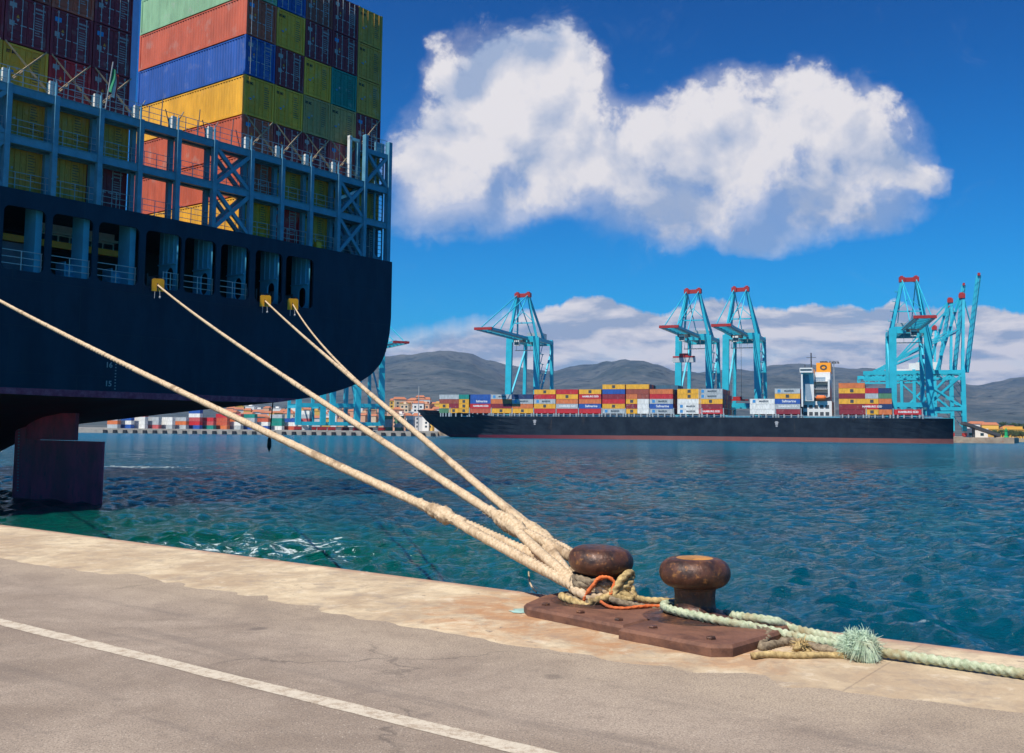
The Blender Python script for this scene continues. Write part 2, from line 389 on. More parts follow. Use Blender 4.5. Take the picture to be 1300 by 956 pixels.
    n.l.new(bp3.outputs[0], b.inputs['Normal'])
    me.materials.append(m)
    o = bpy.data.objects.new('water', me); COL.objects.link(o); tag(o, kind='structure')
def _vlen(self, a, b):
    nd = self.new('ShaderNodeVectorMath', operation='DISTANCE'); self.put(nd.inputs[0], a); self.put(nd.inputs[1], b); return nd.outputs['Value']
NT.vmath_len = _vlen
build_water()

# ================================================================== QUAY
# quay frame: s across (toward the water), r along (toward the far right of the picture)
PHI = math.radians(37.3)
tS = Vector((math.sin(PHI), math.cos(PHI), 0)); tR = Vector((math.cos(PHI), -math.sin(PHI), 0))
def Q(s, r, z=QZ): return tS * s + tR * r + Vector((0, 0, z))
EDGE = 8.36
def ground_mats():
    m, n, b = principled('coping_concrete')
    pos = n.new('ShaderNodeNewGeometry').outputs['Position']
    big = n.noise(pos, 0.9, 8, 0.62, 0.5); mid = n.noise(pos, 5, 8, 0.7); fine = n.noise(pos, 90, 4, 0.7)
    c = n.mix(n.ramp(big, 0.35, 0.68), (0.42, 0.31, 0.195), (0.64, 0.52, 0.34))
    c = n.mix(n.math('MULTIPLY', n.ramp(mid, 0.48, 0.70), 0.65), c, (0.30, 0.245, 0.19))
    st = n.noise(n.vmath('MULTIPLY', pos, (1, 1, 1)), 2.2, 8, 0.68, 0.8)
    near = n.math('MAXIMUM', n.ramp(n.vmath_len(pos, tuple(Q(7.5, -5.2))), 0.5, 2.2, 1, 0), n.ramp(n.vmath_len(pos, tuple(Q(7.3, -3.9))), 0.5, 1.9, 1, 0))
    near = n.math('MAXIMUM', near, 0.10)
    rust = n.math('MULTIPLY', n.ramp(n.math('MULTIPLY_ADD', near, 0.20, st), 0.56, 0.80), n.math('MULTIPLY_ADD', near, 0.7, 0.13), clamp=True)
    c = n.mix(rust, c, (0.40, 0.19, 0.075))
    rr_ = n.math('ADD', n.math('MULTIPLY', n.sep(pos)[0], tR.x), n.math('MULTIPLY', n.sep(pos)[1], tR.y))
    jt = n.math('ABSOLUTE', n.math('SUBTRACT', n.math('FRACT', n.math('DIVIDE', n.math('MULTIPLY_ADD', fine, 0.03, rr_), 4.6)), 0.5))
    c = n.mix(n.math('MULTIPLY', n.ramp(jt, 0.0018, 0.0008), 0.4), c, (0.12, 0.09, 0.07))
    # reddish worn lip along the edge
    s_ = n.math('ADD', n.math('MULTIPLY', n.sep(pos)[0], tS.x), n.math('MULTIPLY', n.sep(pos)[1], tS.y))
    lip = n.math('MULTIPLY', n.ramp(n.math('MULTIPLY_ADD', mid, 0.16, s_), EDGE - 0.22, EDGE - 0.02), 0.8)
    c = n.mix(lip, c, (0.36, 0.19, 0.13))
    c = n.mix(n.ramp(fine, 0.60, 0.72), c, (0.20, 0.17, 0.14))
    pit = n.new('ShaderNodeTexVoronoi'); n.put(pit.inputs['Vector'], n.vmath('ADD', pos, n.vmath('MULTIPLY', n.noise(pos, 9, 4, 0.6, 0, 1), (0.2, 0.2, 0)))); pit.inputs['Scale'].default_value = 7.0
    c = n.mix(n.math('MULTIPLY', n.ramp(pit.outputs['Distance'], 0.14, 0.07), n.ramp(big, 0.40, 0.6)), c, (0.20, 0.15, 0.11))
    sh = n.noise(n.vmath('MULTIPLY', pos, (1, 1, 1)), 3.1, 10, 0.78, 0.3)
    c = n.mix(n.math('MULTIPLY', n.ramp(sh, 0.50, 0.56), 0.28), c, (0.25, 0.19, 0.14)); c = n.mix(n.math('MULTIPLY', n.ramp(sh, 0.46, 0.38), 0.35), c, (0.72, 0.62, 0.46))
    n.l.new(c, b.inputs['Base Color']); b.inputs['Roughness'].default_value = 0.85
    bp = n.new('ShaderNodeBump'); bp.inputs['Strength'].default_value = 0.45; bp.inputs['Distance'].default_value = 0.03
    n.l.new(n.math('ADD', mid, n.math('MULTIPLY', fine, 0.25)), bp.inputs['Height']); n.l.new(bp.outputs[0], b.inputs['Normal'])
    m2, n, b = principled('asphalt_apron')
    pos = n.new('ShaderNodeNewGeometry').outputs['Position']
    big = n.noise(pos, 0.7, 8, 0.65, 0.4); gr = n.noise(pos, 85, 5, 0.8); gr2 = n.noise(pos, 210, 3, 0.7); mid = n.noise(pos, 6, 7, 0.7)
    c = n.mix(n.ramp(big, 0.34, 0.68), (0.280, 0.215, 0.160), (0.45, 0.360, 0.275))
    c = n.mix(n.math('MULTIPLY', n.ramp(mid, 0.5, 0.7), 0.4), c, (0.20, 0.155, 0.12))
    c = n.mix(n.math('MULTIPLY', n.ramp(gr, 0.44, 0.62), 0.8), c, (0.15, 0.115, 0.09))
    peb = n.new('ShaderNodeTexVoronoi'); n.put(peb.inputs['Vector'], pos); peb.inputs['Scale'].default_value = 42.0
    c = n.mix(n.math('MULTIPLY', n.ramp(peb.outputs['Distance'], 0.22, 0.12), 0.7), c, n.mix(n.ramp(n.noise(pos, 17, 3, 0.6), 0.45, 0.55), (0.10, 0.08, 0.065), (0.62, 0.54, 0.43)))
    c = n.mix(n.math('MULTIPLY', n.ramp(gr2, 0.60, 0.72), 0.6), c, (0.58, 0.52, 0.44))
    s_ = n.math('ADD', n.math('MULTIPLY', n.sep(pos)[0], tS.x), n.math('MULTIPLY', n.sep(pos)[1], tS.y))
    vor = n.new('ShaderNodeTexVoronoi', feature='DISTANCE_TO_EDGE'); n.put(vor.inputs['Vector'], n.vmath('ADD', pos, n.vmath('MULTIPLY', n.noise(pos, 1.6, 5, 0.6, 0, 1), (0.9, 0.9, 0)))); vor.inputs['Scale'].default_value = 0.42
    crk = n.math('MULTIPLY', n.ramp(vor.outputs['Distance'], 0.012, 0.0), n.ramp(n.noise(pos, 0.5, 3, 0.5), 0.50, 0.60))
    c = n.mix(n.math('MULTIPLY', crk, 0.45), c, (0.06, 0.048, 0.04))
    tyre = n.noise(n.vmath('MULTIPLY', n.comb(n.math('ADD', n.math('MULTIPLY', n.sep(pos)[0], tR.x), n.math('MULTIPLY', n.sep(pos)[1], tR.y)), n.math('ADD', n.math('MULTIPLY', n.sep(pos)[0], tS.x), n.math('MULTIPLY', n.sep(pos)[1], tS.y)), 0.0), (0.18, 2.2, 1)), 1.3, 7, 0.65)
    c = n.mix(n.math('MULTIPLY', n.ramp(tyre, 0.52, 0.70), 0.45), c, (0.15, 0.12, 0.10))
    spots_ = n.new('ShaderNodeTexVoronoi'); n.put(spots_.inputs['Vector'], pos); spots_.inputs['Scale'].default_value = 1.1
    c = n.mix(n.math('MULTIPLY', n.ramp(n.math('MULTIPLY_ADD', mid, 0.12, spots_.outputs['Distance']), 0.16, 0.10), 0.6), c, (0.12, 0.095, 0.08))
    # tan sand blown over the join
    sand = n.math('MULTIPLY', n.ramp(n.math('MULTIPLY_ADD', big, 2.6, s_), 6.5, 7.9), n.ramp(gr, 0.60, 0.40))
    c = n.mix(n.math('MULTIPLY', sand, 0.7), c, (0.46, 0.36, 0.24))
    n.l.new(c, b.inputs['Base Color']); b.inputs['Roughness'].default_value = 0.9
    bp = n.new('ShaderNodeBump'); bp.inputs['Strength'].default_value = 0.6; bp.inputs['Distance'].default_value = 0.012
    n.l.new(n.math('ADD', gr, n.math('MULTIPLY', gr2, 0.5)), bp.inputs['Height']); n.l.new(bp.outputs[0], b.inputs['Normal'])
    m3, n, b = principled('worn_line_paint')
    pos = n.new('ShaderNodeNewGeometry').outputs['Position']
    wv_ = n.math('ADD', n.noise(pos, 14, 8, 0.75), n.math('MULTIPLY', n.noise(pos, 110, 3, 0.7), 0.45))
    c = n.mix(n.ramp(wv_, 0.66, 0.86), (0.56, 0.49, 0.38), (0.36, 0.28, 0.20))
    n.l.new(c, b.inputs['Base Color']); b.inputs['Roughness'].default_value = 0.8
    return m, m2, m3
mCop, mAsp, mLine = ground_mats()
def strip(s0, s1, z, ns=1, r0=-30, r1=60, step=0.25, wob0=0, wob1=0, seed=0):
    rg = random.Random(seed); mb = MB(); rs = []; r = r0
    while r < r1: rs.append(r); r += step
    rs.append(r1)
    f1 = [rg.uniform(-1, 1) for _ in rs]; f2 = [rg.uniform(-1, 1) for _ in rs]
    def sm(f, i): return (f[i] + f[max(i-1, 0)] + f[min(i+1, len(f)-1)]) / 3
    vs = []
    for i, r in enumerate(rs):
        vs.append(Q(s0 + wob0 * sm(f1, i), r, z)); vs.append(Q(s1 + wob1 * sm(f2, i), r, z))
    mb.add(vs, [(2*i, 2*i+2, 2*i+3, 2*i+1) for i in range(len(rs) - 1)])
    return mb
# apron: one slab down to the sea bed, its top is the asphalt
mb = MB()
def qb(mb, s0, s1, r0, r1, z0, z1):
    mb.add([Q(s0, r0, z0), Q(s1, r0, z0), Q(s1, r1, z0), Q(s0, r1, z0), Q(s0, r0, z1), Q(s1, r0, z1), Q(s1, r1, z1), Q(s0, r1, z1)], [(0,3,2,1),(4,5,6,7),(0,1,5,4),(1,2,6,5),(2,3,7,6),(3,0,4,7)])
qb(mb, -40, 7.0, -200, 120, -3, QZ - 0.004)
structure('apron_ground', mb, mAsp)
# coping: beam along the edge with a slightly chipped lip
mb = MB(); rg = random.Random(4)
rs = [-60 + 0.12 * i for i in range(int(76 / 0.12))]
prof = []
h = [rg.uniform(-1, 1) for _ in rs]; h2 = [rg.uniform(-1, 1) for _ in rs]; h3 = [rg.uniform(-1, 1) for _ in rs]
for i, r in enumerate(rs):
    a_ = (h[i] + h[i-1]) / 2; b_ = (h2[i] + h2[i-1]) / 2
    i2 = i // 7; c_ = h3[i2] if i2 < len(h3) else 0
    prof.append([Q(5.9, r, QZ - 0.022), Q(6.35 + 0.03 * c_, r, QZ - 0.004 + 0.0035 * a_ + 0.004 * math.sin(r * 0.9) + 0.002 * c_), Q(7.4, r, QZ + 0.012), Q(EDGE - 0.10, r, QZ + 0.010), Q(EDGE - 0.03 + 0.012 * a_, r, QZ - 0.015 - 0.008 * abs(b_)), Q(EDGE + 0.01 * b_, r, QZ - 0.09), Q(EDGE, r, QZ - 1.0), Q(EDGE, r, -3)])
m_ = len(prof[0])
mb.add([p for c in prof for p in c], [(i*m_+j, (i+1)*m_+j, (i+1)*m_+j+1, i*m_+j+1) for i in range(len(prof)-1) for j in range(m_-1)])
structure('quay_coping', mb, mCop)
for (r0, r1) in ((-200, -60), (15.8, 120)):
    mb = MB(); qb(mb, 6.4, EDGE, r0, r1, -3, QZ + 0.008); structure('quay_coping', mb, mCop)
mb = strip(4.20, 4.345, QZ - 0.0015, r0=-40, r1=20, step=0.06, wob0=0.010, wob1=0.010, seed=3)
structure('painted_line', mb, mLine)
mb = MB(); c0 = on_z(666, 776, QZ + 0.016); pts = []
for k in range(18):
    a_ = 2 * PI * k / 18; rr = 1 + 0.3 * math.sin(3 * a_ + 1) + 0.16 * math.sin(7 * a_); pts.append(c0 + tR * 0.15 * rr * math.cos(a_) + tS * 0.09 * rr * math.sin(a_))
mb.add(pts, [tuple(range(18))]); o = mb.build('paint_mark', M['turqpaint']); tag(o, kind='structure')

# ================================================================== BOLLARDS
m, n, b = principled('rusty_iron')
t = n.new('ShaderNodeTexCoord').outputs['Object']
n1 = n.noise(t, 5, 8, 0.65, 0.6); n2 = n.noise(t, 22, 6, 0.7); n3 = n.noise(t, 2.2, 5, 0.6, 0.3)
c = n.mix(n.ramp(n1, 0.35, 0.65), (0.036, 0.019, 0.014), (0.125, 0.050, 0.028))
c = n.mix(n.math('MULTIPLY', n.ramp(n2, 0.56, 0.70), 0.8), c, (0.40, 0.17, 0.05))
c = n.mix(n.math('MULTIPLY', n.ramp(n3, 0.52, 0.66), 0.75), c, (0.020, 0.018, 0.026))
c = n.mix(n.math('MULTIPLY', n.ramp(n.noise(t, 9, 7, 0.7), 0.60, 0.72), 0.8), c, (0.38, 0.17, 0.05))
n.l.new(c, b.inputs['Base Color']); n.put(b.inputs['Roughness'], n.ramp(n2, 0.3, 0.7, 0.32, 0.62)); b.inputs['Metallic'].default_value = 0.25
bp = n.new('ShaderNodeBump'); bp.inputs['Strength'].default_value = 0.5; bp.inputs['Distance'].default_value = 0.012; n.l.new(n.math('ADD', n2, n1), bp.inputs['Height']); n.l.new(bp.outputs[0], b.inputs['Normal'])
M['rust'] = m
m, n, b = principled('rusty_plate')
t = n.new('ShaderNodeTexCoord').outputs['Object']
n1 = n.noise(t, 4, 8, 0.65, 0.4); n2 = n.noise(t, 35, 6, 0.75)
c = n.mix(n.ramp(n1, 0.35, 0.65), (0.095, 0.040, 0.024), (0.20, 0.088, 0.050)); c = n.mix(n.math('MULTIPLY', n.ramp(n2, 0.52, 0.7), 0.7), c, (0.075, 0.034, 0.028))
n.l.new(c, b.inputs['Base Color']); b.inputs['Roughness'].default_value = 0.7
bp = n.new('ShaderNodeBump'); bp.inputs['Strength'].default_value = 0.6; bp.inputs['Distance'].default_value = 0.012; n.l.new(n.math('ADD', n2, n1), bp.inputs['Height']); n.l.new(bp.outputs[0], b.inputs['Normal'])
M['rustplate'] = m
M['headyellow'] = mat('worn_yellow_top', (0.42, 0.19, 0.04), 0.5, var=0.4, scale=5, dirt=(0.08, 0.045, 0.03), dirt_amt=1.0)
B1 = Q(7.90, -5.02); B2 = Q(7.76, -3.99)
RZ = math.atan2(tR.y, tR.x)
def bollard(loc, label, tilt, yellow, half):
    root = thing('mooring_bollard', label, 'bollard', loc, RZ, 'bollards on the quay edge')
    T = Matrix.Rotation(tilt, 4, 'Y')
    head = [(0.001, 0.235 + 0.0)]; R_ = 0.292
    zc = 0.445; hh = 0.118
    pr = []
    for k in range(15):
        a_ = PI / 2 - PI * k / 14
        rr = (R_ - hh) + hh * math.cos(a_) if k > 0 else 0.12
        pr.append((rr * 1.0 if a_ > -1.3 else rr, zc + hh * math.sin(a_)))
    pr = [(0.0005, zc + hh * 1.03), (0.09, zc + hh * 1.025)] + pr[1:] + [(0.19, zc - hh * 0.99), (0.172, zc - hh * 1.12)]
    mb = MB(); mb.lathe(pr, n=48, M4=T); o = mb.build('head', M['rust'], root, smooth=True)
    if yellow:
        mb = MB(); mb.lathe([(0.0005, zc + hh * 1.03 + 0.004), (0.09, zc + hh * 1.025 + 0.004), (0.140, zc + hh * 1.0 + 0.004), (0.155, zc + hh * 0.985)], n=40, M4=T); mb.build('painted_top', M['headyellow'], root, smooth=True)
    mb = MB(); mb.lathe([(0.172, zc - hh * 1.1), (0.166, 0.27), (0.166, 0.20), (0.175, 0.14), (0.20, 0.145), (0.26, 0.118), (0.33, 0.101), (0.43, 0.088)], n=40); mb.build('column', M['rust'], root, smooth=True)
    # base plate: a chamfered slab, x along the quay, y toward the water
    x0, x1 = half
    poly = ([(-0.55, -0.1), (-0.42, -0.55), (-0.28, -0.68), (0.798, -0.88), (0.798, 0.36), (-0.45, 0.36), (-0.55, 0.28)] if not yellow else
            [(-0.22, -0.84), (0.62, -0.96), (0.74, -0.86), (0.80, -0.2), (0.74, 0.28), (0.64, 0.36), (-0.22, 0.36)])
    mb = MB(); nn = len(poly)
    lv = [(0.0, 1.0), (0.062, 1.0), (0.084, 0.962)]
    cx_, cy_ = (x0 + x1) / 2, -0.3
    vs = []
    for z, k in lv: vs += [(cx_ + (x - cx_) * k, cy_ + (y - cy_) * k, z + 0.004) for x, y in poly]
    fs = [tuple(range(nn))[::-1], tuple(2*nn + i for i in range(nn))]
    for L in range(2):
        fs += [(L*nn+i, L*nn+(i+1) % nn, (L+1)*nn+(i+1) % nn, (L+1)*nn+i) for i in range(nn)]
    mb.add(vs, fs); mb.build('base_plate', M['rustplate'], root)
    for (bx, by) in (((-0.22, -0.50), (0.22, -0.62), (0.64, -0.70), (-0.38, 0.12)) if not yellow else ((-0.02, -0.66), (0.52, -0.76), (0.62, -0.05), (0.0, 0.22))):
        mb = MB(); mb.lathe([(0.0005, 0.107), (0.033, 0.107), (0.038, 0.100), (0.038, 0.084), (0.055, 0.082)], (bx, by, 0), n=6); mb.build('bolt', M['rust'], root)
    return root
bollard(B1, 'rusty squat bollard wrapped by the tight mooring ropes', 0.06, False, (-0.55, 0.80))
bollard(B2, 'rusty bollard with worn yellow top and a slack green rope round its foot', 0.0, True, (-0.22, 0.78))

# ================================================================== ROPES
def ropemat(name, c1, c2, dirt, ds=0.6):
    m, n, b = principled(name)
    pos = n.new('ShaderNodeTexCoord').outputs['Object']
    a_ = n.noise(pos, 25, 5, 0.7); b_ = n.noise(pos, 2.0, 6, 0.65, 0.4)
    c = n.mix(n.ramp(a_, 0.3, 0.7), c1, c2); c = n.mix(n.math('MULTIPLY', n.ramp(b_, 0.52, 0.68), ds), c, dirt)
    n.l.new(c, b.inputs['Base Color']); b.inputs['Roughness'].default_value = 0.9; b.inputs['Specular IOR Level'].default_value = 0.2
    bp = n.new('ShaderNodeBump'); bp.inputs['Strength'].default_value = 0.5; bp.inputs['Distance'].default_value = 0.006
    n.l.new(n.noise(pos, 130, 3, 0.7), bp.inputs['Height']); n.l.new(bp.outputs[0], b.inputs['Normal'])
    return m
mRope = ropemat('hawser_fibre', (0.42, 0.30, 0.18), (0.68, 0.53, 0.36), (0.22, 0.145, 0.085), 0.8)
mRopeD = ropemat('dirty_rope_fibre', (0.12, 0.09, 0.06), (0.34, 0.27, 0.18), (0.04, 0.034, 0.03), 0.9)
mRopeG = ropemat('green_rope_fibre', (0.27, 0.32, 0.20), (0.54, 0.57, 0.40), (0.30, 0.23, 0.12), 0.9)
mRopeY = ropemat('straw_rope_fibre', (0.26, 0.18, 0.08), (0.60, 0.44, 0.20), (0.10, 0.07, 0.04), 0.95)
mRopeO = ropemat('orange_rope_fibre', (0.52, 0.10, 0.03), (0.75, 0.20, 0.06), (0.25, 0.08, 0.04))
mFluff = ropemat('green_fluff', (0.34, 0.47, 0.34), (0.62, 0.74, 0.56), (0.46, 0.40, 0.26), 0.7)
def resample(pts, step):
    pts = [Vector(p) for p in pts]; out = [pts[0]]
    for a_, b_ in zip(pts, pts[1:]):
        L = (b_ - a_).length; k = max(1, int(L / step))
        for i in range(1, k + 1): out.append(a_.lerp(b_, i / k))
    return out
def smooth_path(pts, sub=8):
    pts = [Vector(p) for p in pts]; out = []
    P = [pts[0] * 2 - pts[1]] + pts + [pts[-1] * 2 - pts[-2]]
    for i in range(1, len(P) - 2):
        p0, p1, p2, p3 = P[i-1:i+3]
        for k in range(sub):
            t_ = k / sub
            out.append(0.5 * ((2 * p1) + (p2 - p0) * t_ + (2*p0 - 5*p1 + 4*p2 - p3) * t_**2 + (3*p1 - p0 - 3*p2 + p3) * t_**3))
    out.append(pts[-1]); return out
def rope_mb(pts, r, lobes=3, pitch=None, n=18, amp=0.22, rfun=None, jit=0.0, seed=0, lumpy=0.10):
    rg = random.Random(seed); pts = [Vector(p) for p in pts]; pitch = pitch or r * 7; mb = MB(); n = max(n, 6 * lobes)
    ref = None; s = 0; rings = []
    for i, p in enumerate(pts):
        if i: s += (p - pts[i-1]).length
        d = (pts[min(i+1, len(pts)-1)] - pts[max(i-1, 0)]).normalized()
        if ref is None: ref = d.orthogonal().normalized()
        ref = (ref - d * ref.dot(d)).normalized(); b_ = d.cross(ref)
        rr = r * (rfun(i / (len(pts) - 1)) if rfun else 1)
        ring = []; lump = 1 + lumpy * mn.noise(Vector((s / (r * 3.0), seed * 3.1, 0.5)))
        for k in range(n):
            th = 2 * PI * k / n
            q = rr * lump * (1 - amp + amp * 2 * abs(math.cos(lobes * 0.5 * (th - 2 * PI * s / pitch)))**0.7 - amp * 0.3) * (1 + rg.uniform(-jit, jit))
            ring.append(p + (ref * math.cos(th) + b_ * math.sin(th)) * q)
        rings.append(ring)
    fs = [(i*n+k, i*n+(k+1) % n, (i+1)*n+(k+1) % n, (i+1)*n+k) for i in range(len(rings)-1) for k in range(n)]
    fs += [tuple(range(n))[::-1], tuple((len(rings)-1)*n + k for k in range(n))]
    mb.add([v for q in rings for v in q], fs); return mb
def hairs(mb, c, nrm_dirs, count, length, rad, seed, spread=1.0, wid=0.0025):
    rg = random.Random(seed)
    for _ in range(count):
        d = Vector((rg.gauss(0, 1), rg.gauss(0, 1), rg.gauss(0, 1))).normalized(); d = (d * spread + Vector(nrm_dirs)).normalized()
        p = Vector(c) + Vector((rg.uniform(-1, 1), rg.uniform(-1, 1), rg.uniform(-1, 1))) * rad
        L = length * rg.uniform(0.4, 1.1); cv = Vector((rg.gauss(0, 1), rg.gauss(0, 1), rg.gauss(0, 1))) * 0.35 + Vector((0, 0, -0.35))
        mb.tube([p, p + d * L * 0.5 + cv * L * 0.12, p + d * L + cv * L * 0.45], [wid, wid * 0.9, wid * 0.5], 3)
def shipW(s, d, z): return P0 + tS * s + AX * d + Vector((0, 0, z))
AX = Vector((-math.cos(PHI), math.sin(PHI), 0))
P0 = Vector((-16.665, 63.964, 0))
# each: (fairlead point, sag, splice start distance from bollard, eye height, lateral shift, label)
ROPES = [
 (shipW(-19.2, 0.3, 12.65), 0.25, 2.25, 0.22, 0.0, 'long tan mooring rope in front, splice nearest the water edge, no yellow guard on it'),
 (shipW(-6.29, 0.3, 12.75), 0.18, 1.75, 0.26, 0.03, 'tan mooring rope rising to the yellow guard at the middle openings'),
 (shipW(1.6, 0.3, 12.65), 0.10, 1.45, 0.22, 0.02, 'tan mooring rope to the second of the three yellow guards'),
 (shipW(3.89, 0.3, 12.7), 0.6, 1.45, 0.28, 0.10, 'thinner tan mooring rope to the yellow guard nearest the hull corner'),
]
ROPEPATH = []
PXFIT = [[(0,380),(240,498),(457,599),(560,648)], [(240,389),(344,465),(471,551),(560,605)], [(344,385),(448,481),(540,565),(600,614)], [(378,394),(443,475),(545,565),(610,620)]]
for i, (Fp, sag, dsp, hz, lat, lab) in enumerate(ROPES):
    rr = [0.046, 0.046, 0.044, 0.036][i]
    root = thing('mooring_rope', lab, 'rope', B1, 0, 'mooring ropes from the ship to the bollard')
    base = B1 + Vector((0, 0, hz))
    hd = Vector((Fp.x - base.x, Fp.y - base.y, 0)).normalized(); side = Vector((-hd.y, hd.x, 0))
    start = base + hd * 0.0
    L = Vector((Fp.x - base.x, Fp.y - base.y, 0)).length
    def P(dist, start=start, Fp=Fp, sag=sag, L=L):
        w_ = dist / L; p = start.lerp(Fp, w_); p.z -= 4 * sag * w_ * (1 - w_); return p
    ROPEPATH.append((P, L))
    pts = []; dd = dsp
    while dd < L: pts.append(P(dd)); dd += 0.014 if dd < 6 else (0.022 if dd < 14 else 0.045)
    pts.append(Fp); pts = [p - B1 for p in pts]
    rope_mb(pts, rr, 3, 0.17, 18, 0.27).build('line', mRope, root, smooth=True)
    # thick spliced part
    spl = [P(dsp - 0.10 + 0.02 * k) - B1 + Vector((0, 0, 0.004 * math.sin(k))) for k in range(int(0.95 / 0.02))]
    rope_mb(spl, rr * 1.38, 4, 0.16, 26, 0.24, rfun=lambda t_: 0.85 + 0.3 * math.sin(PI * min(1, t_ * 1.15)), jit=0.10, seed=i, lumpy=0.38).build('splice', mRope, root, smooth=True)
    hb = MB()
    for k in range(60):
        q = P(dsp + random.uniform(-0.15, 0.95)) - B1; hairs(hb, q, (0, 0, -0.2), 2, 0.065, rr * 0.9, 100 + i * 70 + k, wid=0.003)
    for k in range(5):
        q = P(dsp + 0.1 + 0.19 * k) - B1; hairs(hb, q, (0.2, 0, -0.6), 1, 0.13, rr, 900 + i * 20 + k, wid=0.009)
    for k in range(90):
        q = P(dsp + 0.9 + 4 * random.random()) - B1; hairs(hb, q, (0, 0, 0), 1, 0.035, rr * 0.8, 2100 + i * 100 + k, wid=0.0018)
    hb.build('frayed_end', mRope, root)
    # the eye round the bollard neck: two legs and a turn
    Rn = 0.175 + rr * 0.9
    S0 = P(dsp) - B1; leg = []
    zl = hz
    for k in range(0, 25):
        t_ = k / 24; q = S0.lerp(Vector((0, 0, zl)), t_); q.z = S0.z + (zl - S0.z) * t_
        leg.append(q + side * (Rn * min(1, t_ * 1.02) ** 0.8 + 0.02))
    leg = leg[:-1]
    arc = []
    for k in range(0, 25):
        a_ = PI / 2 - PI * k / 24
        arc.append(-hd * Rn * math.cos(a_) + side * Rn * math.sin(a_) + Vector((0, 0, zl - 0.01 * math.sin(PI * k / 24))))
    low = max(0.065, hz - (0.10 if i == 0 else 0.05))
    leg2 = []
    for k in range(0, 25):
        t_ = k / 24; q = Vector((0, 0, low + (zl - low) * 0)).lerp(S0, t_); leg2.append(q - side * (Rn * min(1, (1 - t_) * 1.02) ** 0.8 + 0.02))
    eye = resample(leg + arc + leg2[1:], 0.013)
    # ease the joins
    for _ in range(6): eye = [eye[0]] + [(eye[j-1] + eye[j] * 2 + eye[j+1]) / 4 for j in range(1, len(eye)-1)] + [eye[-1]]
    rope_mb(eye, rr * 0.98, 3, 0.17, 18, 0.27).build('eye', mRope, root, smooth=True)
# rat guards on three ropes
for i, txt in ((1, 'yellow guard plate on the rope at the middle openings'), (2, 'yellow guard plate on the rope at the seventh opening'), (3, 'yellow guard plate on the rope at the last opening before the hull corner')):
    P, L = ROPEPATH[i]; dd = L - 0.9; p = P(dd); d = (P(dd - 0.5) - p).normalized()
    root = thing('rat_guard', txt, 'rat guard', p, 0, 'yellow guards on the mooring ropes')
    Mx = d.to_track_quat('-Y', 'Z').to_matrix().to_4x4()
    mb = MB(); mb.prism([(-0.34, -0.34), (0.34, -0.34), (0.34, 0.30), (0.26, 0.38), (-0.26, 0.38), (-0.34, 0.30)], -0.02, 0.02, Mx); mb.build('plate', M['yellow'], root)
    mb = MB(); mb.bar(Mx @ Vector((-0.03, -0.05, 0.12)), Mx @ Vector((-0.03, -0.05, -0.34)), 0.05, 0.03); mb.bar(Mx @ Vector((-0.05, -0.05, -0.02)), Mx @ Vector((0.14, -0.05, -0.22)), 0.05, 0.03); mb.build('slot', M['black'], root)
    mb = MB(); mb.tube([(-0.16, 0, -0.3), (-0.17, 0, -0.75)], 0.02, 5); mb.build('cord', M['mark'], root)
    mb = MB(); mb.tube([(0.12, 0, -0.3), (0.14, 0, -0.66)], 0.02, 5); mb.lathe([(0.001, -0.6), (0.06, -0.66), (0.06, -0.72), (0.001, -0.78)], (0.14, 0, 0), 8); mb.build('toggle', M['mark'], root)

# small ropes round the first bollard
def coil(c, R0, z, turns, r, m, name, label, cat, seed, wob=0.02, z1=None, extra=None):
    rg = random.Random(seed); pts = []
    N = int(turns * 26)
    for k in range(N + 1):
        a_ = 2 * PI * k / 26 + rg.random() * 0.02; zz = z + ((z1 or z) - z) * k / N
        pts.append(Vector((math.cos(a_), math.sin(a_), 0)) * (R0 + wob * math.sin(a_ * 1.7 + seed)) + Vector((0, 0, zz + wob * math.sin(a_ * 2.3))))
    if extra: pts = pts + extra
    pts = [Vector(p) + c for p in smooth_path(pts[::2], 6)]
    o = rope_mb(resample(pts, 0.012), r, 3, r * 6.5, 12).build(name, m, smooth=True); tag(o, label, cat); return o
coil(B1, 0.215, 0.23, 2.1, 0.036, mRopeD, 'tarred_rope', 'dark tarred rope wound under the head of the roped bollard', 'rope', 3, 0.03, 0.30)
coil(B1, 0.26, 0.085, 2.3, 0.034, mRopeD, 'frayed_rope', 'dirty frayed rope coiled low round the foot of the roped bollard', 'rope', 8, 0.025, 0.14)
coil(B1, 0.225, 0.11, 4.3, 0.033, mRopeD, 'greasy_rope', 'greasy dark rope wound many times up the neck of the roped bollard', 'rope', 31, 0.022, 0.31)
coil(B1, 0.245, 0.165, 1.6, 0.038, mRope, 'wrapped_rope', 'tan rope turns wrapped round the middle of the roped bollard', 'rope', 13, 0.03, 0.20)
coil(B1, 0.30, 0.105, 0.9, 0.030, mRopeY, 'loose_rope', 'loose straw coloured rope turn lying round the foot of the roped bollard', 'rope', 21, 0.03, 0.10)
cam_dir = Vector((-B1.x, -B1.y, 0)).normalized(); cam_r = Vector((-cam_dir.y, cam_dir.x, 0))
def L1(x, f, z): return B1 + cam_r * x + cam_dir * f + Vector((0, 0, z))        # x to the viewer's right of the bollard, f toward the viewer
kp = [L1(0.10, 0.26, 0.20), L1(0.20, 0.26, 0.24), L1(0.27, 0.20, 0.28), L1(0.29, 0.12, 0.34), L1(0.26, 0.20, 0.36), L1(0.19, 0.27, 0.30), L1(0.14, 0.30, 0.20), L1(0.22, 0.30, 0.15), L1(0.30, 0.24, 0.17), L1(0.27, 0.2, 0.24), L1(0.16, 0.28, 0.19), L1(0.02, 0.30, 0.15), L1(-0.08, 0.30, 0.12)]
